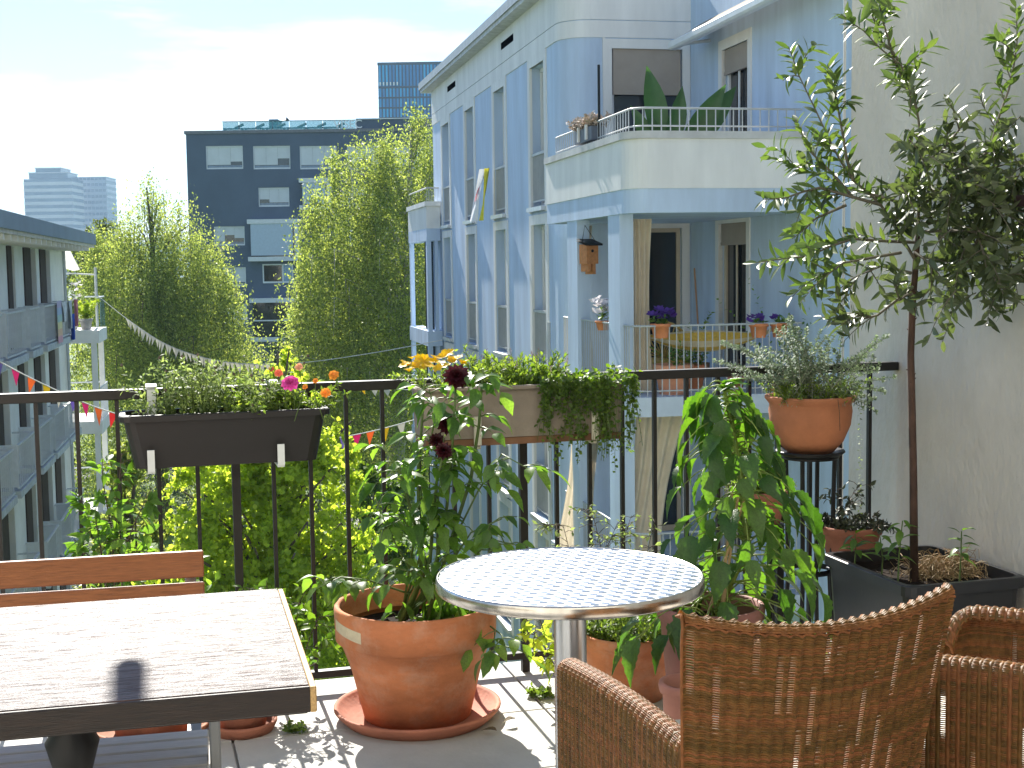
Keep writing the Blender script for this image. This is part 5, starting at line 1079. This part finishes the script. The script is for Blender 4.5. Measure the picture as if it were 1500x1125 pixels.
# ---- plant stands and terracotta bowl
def stand(label, p, r, h, nl=4, az=0):
    t = thing('plant_stand', label, 'plant stand', p, az); MB().lathe([(0, h-.012), (r, h-.012), (r+.004, h-.006), (r, h), (0, h)], 28).build('top', M_black, t, True)
    for k in range(nl):
        a = math.pi/4+2*math.pi*k/nl; MB().tube([(r*.9*math.cos(a), r*.9*math.sin(a), h-.012), (r*.8*math.cos(a), r*.8*math.sin(a), h*.4), (r*.98*math.cos(a), r*.98*math.sin(a), 0)], .008, 6).build('leg', M_black, t)
    MB().lathe([(r*.80, h*.42), (r*.82, h*.42+.01), (r*.80, h*.42+.02), (r*.78, h*.42+.01), (r*.80, h*.42)], 24).build('ring', M_black, t); return t
SP = Vector((1.075, 4.90, 0)); stand('tall black metal stool carrying the terracotta bowl', SP, .10, .745, 4, AZ)
MB().lathe([(0, 0), (.11, .0), (.125, .012), (.122, .018), (.1, .008), (0, .008)], 32).build('saucer', M_black, smooth=True, label='black saucer between the stool and the terracotta bowl', cat='saucer', loc=SP+Z*.746)
def bowl():
    p = SP+Z*.757; r = .155; h = .205; t = thing('herb_bowl', 'rounded terracotta bowl overflowing with silvery curry herb', 'potted plant', p)
    MB().lathe([(0, 0), (.082, 0), (.118, .04), (.143, .10), (.149, .15), (.146, h-.03), (.150, h-.025), (.163, h-.008), (.162, h), (.150, h+.001), (.138, h-.02), (.135, h-.05)], 48, wob=.005).build('bowl', mat('warm terracotta', (.50, .19, .09), .8, .15, 5, .2, 60), t, True)
    MB().lathe([(0, h-.02), (.137, h-.03)], 24).build('soil', M_soil, t)
    st = MB(); lv = Leaves(); lg = Leaves()
    ends = [(1165, 470), (1150, 490), (1190, 495), (1070, 510), (1095, 545), (1060, 530), (1290, 485), (1270, 520), (1300, 545), (1295, 580), (1275, 600), (1240, 480), (1215, 520), (1130, 520), (1180, 530), (1255, 530), (1110, 500), (1140, 475), (1225, 500), (1265, 570), (1085, 560), (1285, 540), (1200, 505), (1160, 500), (1175, 480), (1100, 525)]
    for (u, v) in ends*3:
        s = p+Vector((rnd(-.1, .1), rnd(-.1, .1), h-.02)); e = at(u+rnd(-14, 14), v+rnd(-12, 12), 4.9+rnd(-.14, .1)); m_ = s.lerp(e, .5)+Vector((rnd(-.02, .02), rnd(-.02, .02), rnd(.0, .04))); pts = [s, s.lerp(m_, .5)+Z*.01, m_, m_.lerp(e, .5)+Z*.008, e]
        st.tube(pts, [.002, .0018, .0015, .0013, .001], 4); n = int((e-s).length/.006); lv.put(leaves_on(pts, n, .015, .25, 1.15, True, .3)); lv.put(leaves_on([e-Z*.01, e, e+Z*.006], 10, .012, 0, 1.0))
    for i in range(150):
        s = p+Vector((rnd(-.13, .13), rnd(-.13, .13), h-.03)); pts = sprig(s, (rnd(-.5, .5), rnd(-.6, .5), 1), rnd(.05, .16), .3, 5); st.tube(pts, .001, 3); lg.put(leaves_on(pts, 22, .017, .1, .9))
    st.build('stems', mat('silver stem', (.28, .30, .22), .8, .1, 20), t, False, p); lv.build('silver_foliage', T_round, mat('silver felt leaf', (.22, .28, .20), .7, .1, 10, trans=.3, transcol=(1.4, 1.5, 1), island=.3), t, p); lg.build('foliage', T_small, G_herb, t, p)
    q = [p+Vector((.06, -.165, h)), p+Vector((.065, -.17, h-.05)), p+Vector((.068, -.165, h-.11))]; sp = MB().tube(q, .0012, 3); sp.build('hanging_sprig', M_wstem, t, False, p)
    q2 = [p+Vector((.17, -.03, h-.02)), p+Vector((.175, -.03, -.1)), p+Vector((.172, -.03, -.38))]; l2 = Leaves(); l2.put(leaves_on([Vector(x) for x in q2], 60, .016, .02, 1.2)); l2.build('trailing_foliage', T_small, G_grey, t, p)
bowl()
PS = Vector((1.225, 4.90, 0)); stand('short black stand behind the planter under a dark succulent pot', PS, .085, .33, 3)
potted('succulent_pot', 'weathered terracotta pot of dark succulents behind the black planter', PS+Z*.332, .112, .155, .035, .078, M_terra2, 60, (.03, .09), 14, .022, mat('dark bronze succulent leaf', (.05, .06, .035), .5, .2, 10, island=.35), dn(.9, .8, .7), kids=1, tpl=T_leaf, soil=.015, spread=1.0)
gb = PS+Vector((.0, .02, .47)); shoots('geranium_sprig', 'thin pelargonium sprig growing from the succulent pot', gb, [[gb, at(1218, 740, 4.9), at(1222, 715, 4.9)], [gb, at(1245, 730, 4.9), at(1258, 712, 4.9)], [gb, at(1235, 745, 4.88), at(1265, 730, 4.88)]], .03, mat('dull green leaf', (.06, .08, .04), .6, .2, 10, island=.3), T_leaf, 70, 60, .0018)
P3 = Vector((.90, 4.88, 0)); stand('low black stand behind the tall broad leaved plant', P3, .075, .50, 3)
potted('herb_pot', 'small terracotta pot of fresh herb behind the tall broad leaved plant', P3+Z*.502, .088, .12, .028, .062, M_terra2, 60, (.06, .15), 16, .02, G_herb, dn(.6, .5), kids=1)
# ---- black planter with olive tree
def black_planter():
    p0 = B(1.085, -.585); t = trough('black_planter', 'long black plastic planter holding the olive tree beside the wall', 1.045, 1.475, -.85, -.31, .0, .42, .03, mat('black planter plastic', (.022, .024, .028), .32, .06, 8, .03, 60), .035)
    return t
black_planter()
def olive():
    base = at(1340, 790, 4.46); base.z = .375; t = thing('olive_tree', 'young olive tree with slim bare trunk and loose crown', 'olive tree', base)
    tr = MB(); D0 = 4.46
    tp = [base+Z*-.03, at(1338, 700, D0), at(1336, 600, D0), at(1334, 520, D0), at(1337, 440, D0-.01), at(1342, 380, D0-.02), at(1345, 330, D0-.03)]
    tr.tube(tp, [.0145, .0125, .012, .0115, .011, .010, .008], 10)
    for k in range(26): q, _ = along(tp, rnd(.02, .75)); a = rnd(0, 6.28); tr.tube([q+Vector((math.cos(a), math.sin(a), 0))*.009, q+Vector((math.cos(a), math.sin(a), rnd(0, .4)))*.0165], [.0035, .001], 5)
    tr.build('trunk', M_bark, t, True, base)
    br = MB(); lv = Leaves(); ld = Leaves()
    main = [[(1340, 380), (1290, 300), (1250, 265), (1215, 205), (1170, 110), (1155, 68)], [(1250, 265), (1235, 200), (1222, 130), (1212, 95)], [(1345, 330), (1350, 240), (1343, 160), (1320, 95), (1265, 45), (1232, 20)], [(1343, 160), (1310, 90), (1290, 20), (1285, -20)], [(1320, 95), (1290, 60), (1270, 5)], [(1350, 260), (1405, 190), (1385, 140)], [(1360, 290), (1450, 220), (1478, 130), (1490, 60), (1488, 10)],
            [(1330, 300), (1240, 275), (1180, 250), (1130, 232)], [(1290, 300), (1200, 275), (1150, 290), (1118, 292)], [(1340, 355), (1250, 350), (1185, 375), (1108, 385)], [(1320, 370), (1235, 385), (1185, 425)], [(1338, 420), (1285, 462), (1240, 475), (1203, 464)], [(1335, 400), (1290, 390), (1235, 415)], [(1345, 340), (1430, 340), (1445, 390), (1472, 435)], [(1345, 335), (1420, 280), (1500, 300)], [(1345, 330), (1400, 320), (1425, 400)], [(1350, 300), (1440, 250), (1530, 230)], [(1340, 370), (1365, 390), (1362, 440)], [(1336, 430), (1318, 440), (1310, 415)], [(1250, 290), (1190, 225), (1165, 175)], [(1420, 280), (1480, 330), (1500, 400)], [(1440, 340), (1405, 400), (1395, 425)], [(1240, 300), (1195, 320), (1160, 350)]]
    for i, m_ in enumerate(main):
        dd = rnd(-.28, .16); n = len(m_); pts = [at(u, v, D0-.03-.10*(u > 1420)+dd*(k/(n-1))) for k, (u, v) in enumerate(m_)]
        sm = []
        for a, b_ in zip(pts[:-1], pts[1:]): sm += [a, a.lerp(b_, .5)+Vector((rnd(-.004, .004), rnd(-.01, .01), rnd(-.002, .006)))]
        sm.append(pts[-1]); k = len(sm); br.tube(sm, [.0055*(1-.78*q/(k-1)) for q in range(k)], 6)
        Ln = sum((sm[q+1]-sm[q]).length for q in range(k-1)); young = i in (0, 1, 2, 3, 4, 7, 8, 9, 10, 19, 22, 6)
        (lv if young else ld).put(leaves_on(sm, int(Ln/.012), .069, .12, .95, True, .5))
        for q in range(int(Ln/(.12 if young else .055))):
            f = rnd(.12, .85); e, ax = along(sm, f); d = (ax*.6+Vector((rnd(-1, 1), rnd(-1, .8), rnd(-.6, .8)))).normalized(); L2 = rnd(.06, .17); pts2 = sprig(e, d, L2, .25, 5, .06)
            w = at(0, 0, 1); ok = ((pts2[-1]-OB).dot(E1) < WA-.03)
            if not ok: continue
            br.tube(pts2, [.002, .0018, .0015, .0012, .001], 4); (lv if young and f > .4 else ld).put(leaves_on(pts2, int(L2/.012), .066, .1, .95, True, .5))
    # dense heart of the crown
    for i in range(95):
        c = at(*((rnd(1320, 1500), random.gauss(258, 40)) if i < 70 else (random.gauss(1435, 22), rnd(320, 430))), D0-rnd(.0, .3)); d = Vector((rnd(-1, 1), rnd(-1, .6), rnd(-.9, .7))); pts2 = sprig(c, d, rnd(.07, .16), .4, 5, .06)
        if (pts2[-1]-OB).dot(E1) > WA-.04 or (c-OB).dot(E1) > WA-.05: continue
        br.tube(pts2, [.002, .0018, .0015, .0012, .001], 4); ld.put(leaves_on(pts2, 11, .064, .05, .95, True, .5))
    br.build('branches', mat('grey olive twig', (.13, .12, .09), .8, .2, 20), t, False, base)
    lv.build('foliage', T_olive, mat('young olive leaf', (.10, .15, .045), .42, .1, 8, trans=.36, transcol=(1.7, 1.9, .8), island=.3), t, base, nobj=180); ld.build('foliage', T_olive, G_olive, t, base, nobj=120)
olive()
for i, (a, b_, h, lab) in enumerate(((1.085, -.45, .13, 'small pepper seedling at the edge of the black planter'), (1.10, -.70, .22, 'tallest leafy pepper seedling in front of the olive trunk'), (1.10, -.60, .15, 'short bent seedling beside the tallest pepper seedling'), (1.33, -.70, .17, 'pepper seedling standing in the dry grass of the planter'))):
    q = B(a, b_, .38); e = [q, q+Vector((.004, 0, h*.5)), q+Vector((rnd(-.02, .02), 0, h))]
    t = thing('pepper_seedling', lab, 'seedling', q); MB().tube([x-q for x in e], [.003, .0025, .002], 6).build('stem', M_stem, t); lv = Leaves()
    for k in range(11):
        f = .45+.55*k/10; s, ax = along(e, f); a = k*2.4; d = Vector((math.cos(a), math.sin(a)*.7-.2, .5)).normalized(); lv.put(([s+d*.006], [Vector((d.x*.8, d.y*.8, rnd(-.5, .9)*f))], [Z+d*.4], [rnd(.035, .06)]))
    lv.build('foliage', leaf_tpl(.5, 6, .3, .4, .4), mat('fresh seedling leaf', (.10, .19, .03), .4, .12, 12, trans=.42, transcol=(1.8, 2, .6), island=.2), t, q, nobj=20)
def tuft(a, b_, w, label):
    q = B(a, b_, .38); t = thing('dry_grass', label, 'dry grass', q); b = MB()
    for i in range(420):
        s = Vector((rnd(-w, w), rnd(-w, w)*.6, 0)); pts = sprig(s, (rnd(-1, 1), rnd(-1, 1), 1.1), rnd(.06, .15), rnd(.3, 1.0), 5, .3); b.tube(pts, .0011, 3, False)
    b.build('blades', G_dry, t, kind='stuff')
tuft(1.29, -.60, .05, 'tangled tuft of dry straw beside the olive trunk'); tuft(1.385, -.60, .03, 'smaller straw tuft behind the seedling in the planter')
# ---- wall shelf with a small dark pot at the picture's edge
def wall_shelf():
    p = B(WA, -.98, 1.60); t = thing('wall_shelf', 'dark wooden wall shelf board on a bracket', 'shelf', p, AZ); MB().box(-.16, -.002, -.3, .06, 0, .035, bev=.003).build('board', mat('dark plum wood', (.05, .028, .032), .5, .2, 10), t); MB().box(-.12, -.002, -.03, .0, -.09, .0).build('bracket', M_black, t)
    q = B(WA-.08, -1.0, 1.636); t2 = thing('hanging_pot', 'small dark pot standing on the wall shelf', 'pot', q); MB().lathe([(0, 0), (.042, 0), (.06, .115), (.068, .115), (.068, .135), (.056, .135), (.05, .11), (0, .11)], 28).build('pot', mat('dark blue grey pot', (.05, .045, .06), .4, .1), t2, True)
    lv = Leaves()
    for i in range(14): lv.put(leaves_on(sprig(q+Vector((rnd(-.03, .03), rnd(-.03, .03), .11)), (rnd(-1, 1), rnd(-1, 1), .8), rnd(.05, .1), .5), 7, .03, .1))
    lv.build('foliage', T_leaf, G_lime, t2, q)
wall_shelf()
def occluder():  # unseen tube added to throw the dark patch on the wooden table
    tip = ray(190, 968); k = (.74-CAMZ)/tip.z; P = Vector((tip.x*k, tip.y*k, .74)); q = P+SUN_DIR*3.3; d = q-OB; a, b_ = d.dot(E1), d.dot(E2)
    t = thing('shadow_tube', 'added slim dark lantern hung from the awning arm above the railing', 'occluder', q)
    MB().lathe([(0, 0), (.02, .003), (.031, .025), (.031, .33), (.02, .35), (0, .355)], 20).build('body', M_black, t, True); MB().tube([(0, 0, .35), (0, 0, .62)], .004, 5).build('cord', M_black, t)
    MB().box(a-.012, a+.012, -5.25, b_+.02, q.z+.62, q.z+.65).build('carrying_arm', M_alu, KW)  # arm out of view, added only to carry that tube
occluder()
# ---- weeds in the floor joint
for (u, v, n, lab) in ((790, 1022, 34, 'clump of weeds growing in the slab joint beside the chair'), (435, 1074, 16, 'tiny weed in the slab joint beside the big pot saucer'), (1005, 995, 12, 'little weed at the foot of the herb pot')):
    d = ray(u, v); k = (0-CAMZ)/d.z; q = Vector((d.x*k, d.y*k, 0.001)); herb('weed', lab, q, [q+Vector((rnd(-.03, .03), rnd(-.02, .02), 0)) for _ in range(n)], dn(.8, .8), (.02, .055), 8, .017, G_herb, T_round, sr=.0008, cat='weed')
for i, (u, v, lab) in enumerate(((728, 1078, 'curled dead leaf lying on the slab beside the saucer'), (755, 1060, 'tiny dry leaf on the floor by the saucer'))):
    d = ray(u, v); k = (.004-CAMZ)/d.z; V = leaf_tpl(.45, 5, .7, .3, .4); me = tpl_mesh('dead_leaf', V, mat('dead leaf', (.14, .10, .05), .8, .2, 30)); o = link('dead_leaf', me, label=lab, cat='leaf', loc=(d.x*k, d.y*k, .02)); o.scale = (.05, .05, .05); o.rotation_euler = (.2, .1, 1.2+i)

# ---- air: a thin even haze that pales the far towers and hills
hz = MB().box(-3600, 3600, -240, 3900, GZ-1, 190).build('haze', bpy.data.materials.new('haze'), kind='stuff', label='thin summer haze in the air over the town', cat='haze')
hm = hz.data.materials[0]; hm.use_nodes = True; hn = hm.node_tree; hn.nodes.remove(hn.nodes['Principled BSDF'])
pv = hn.nodes.new('ShaderNodeVolumePrincipled'); pv.inputs['Color'].default_value = (.50, .74, 1, 1); pv.inputs['Density'].default_value = .00022; pv.inputs['Anisotropy'].default_value = .1
hn.links.new(pv.outputs[0], hn.nodes['Material Output'].inputs['Volume'])
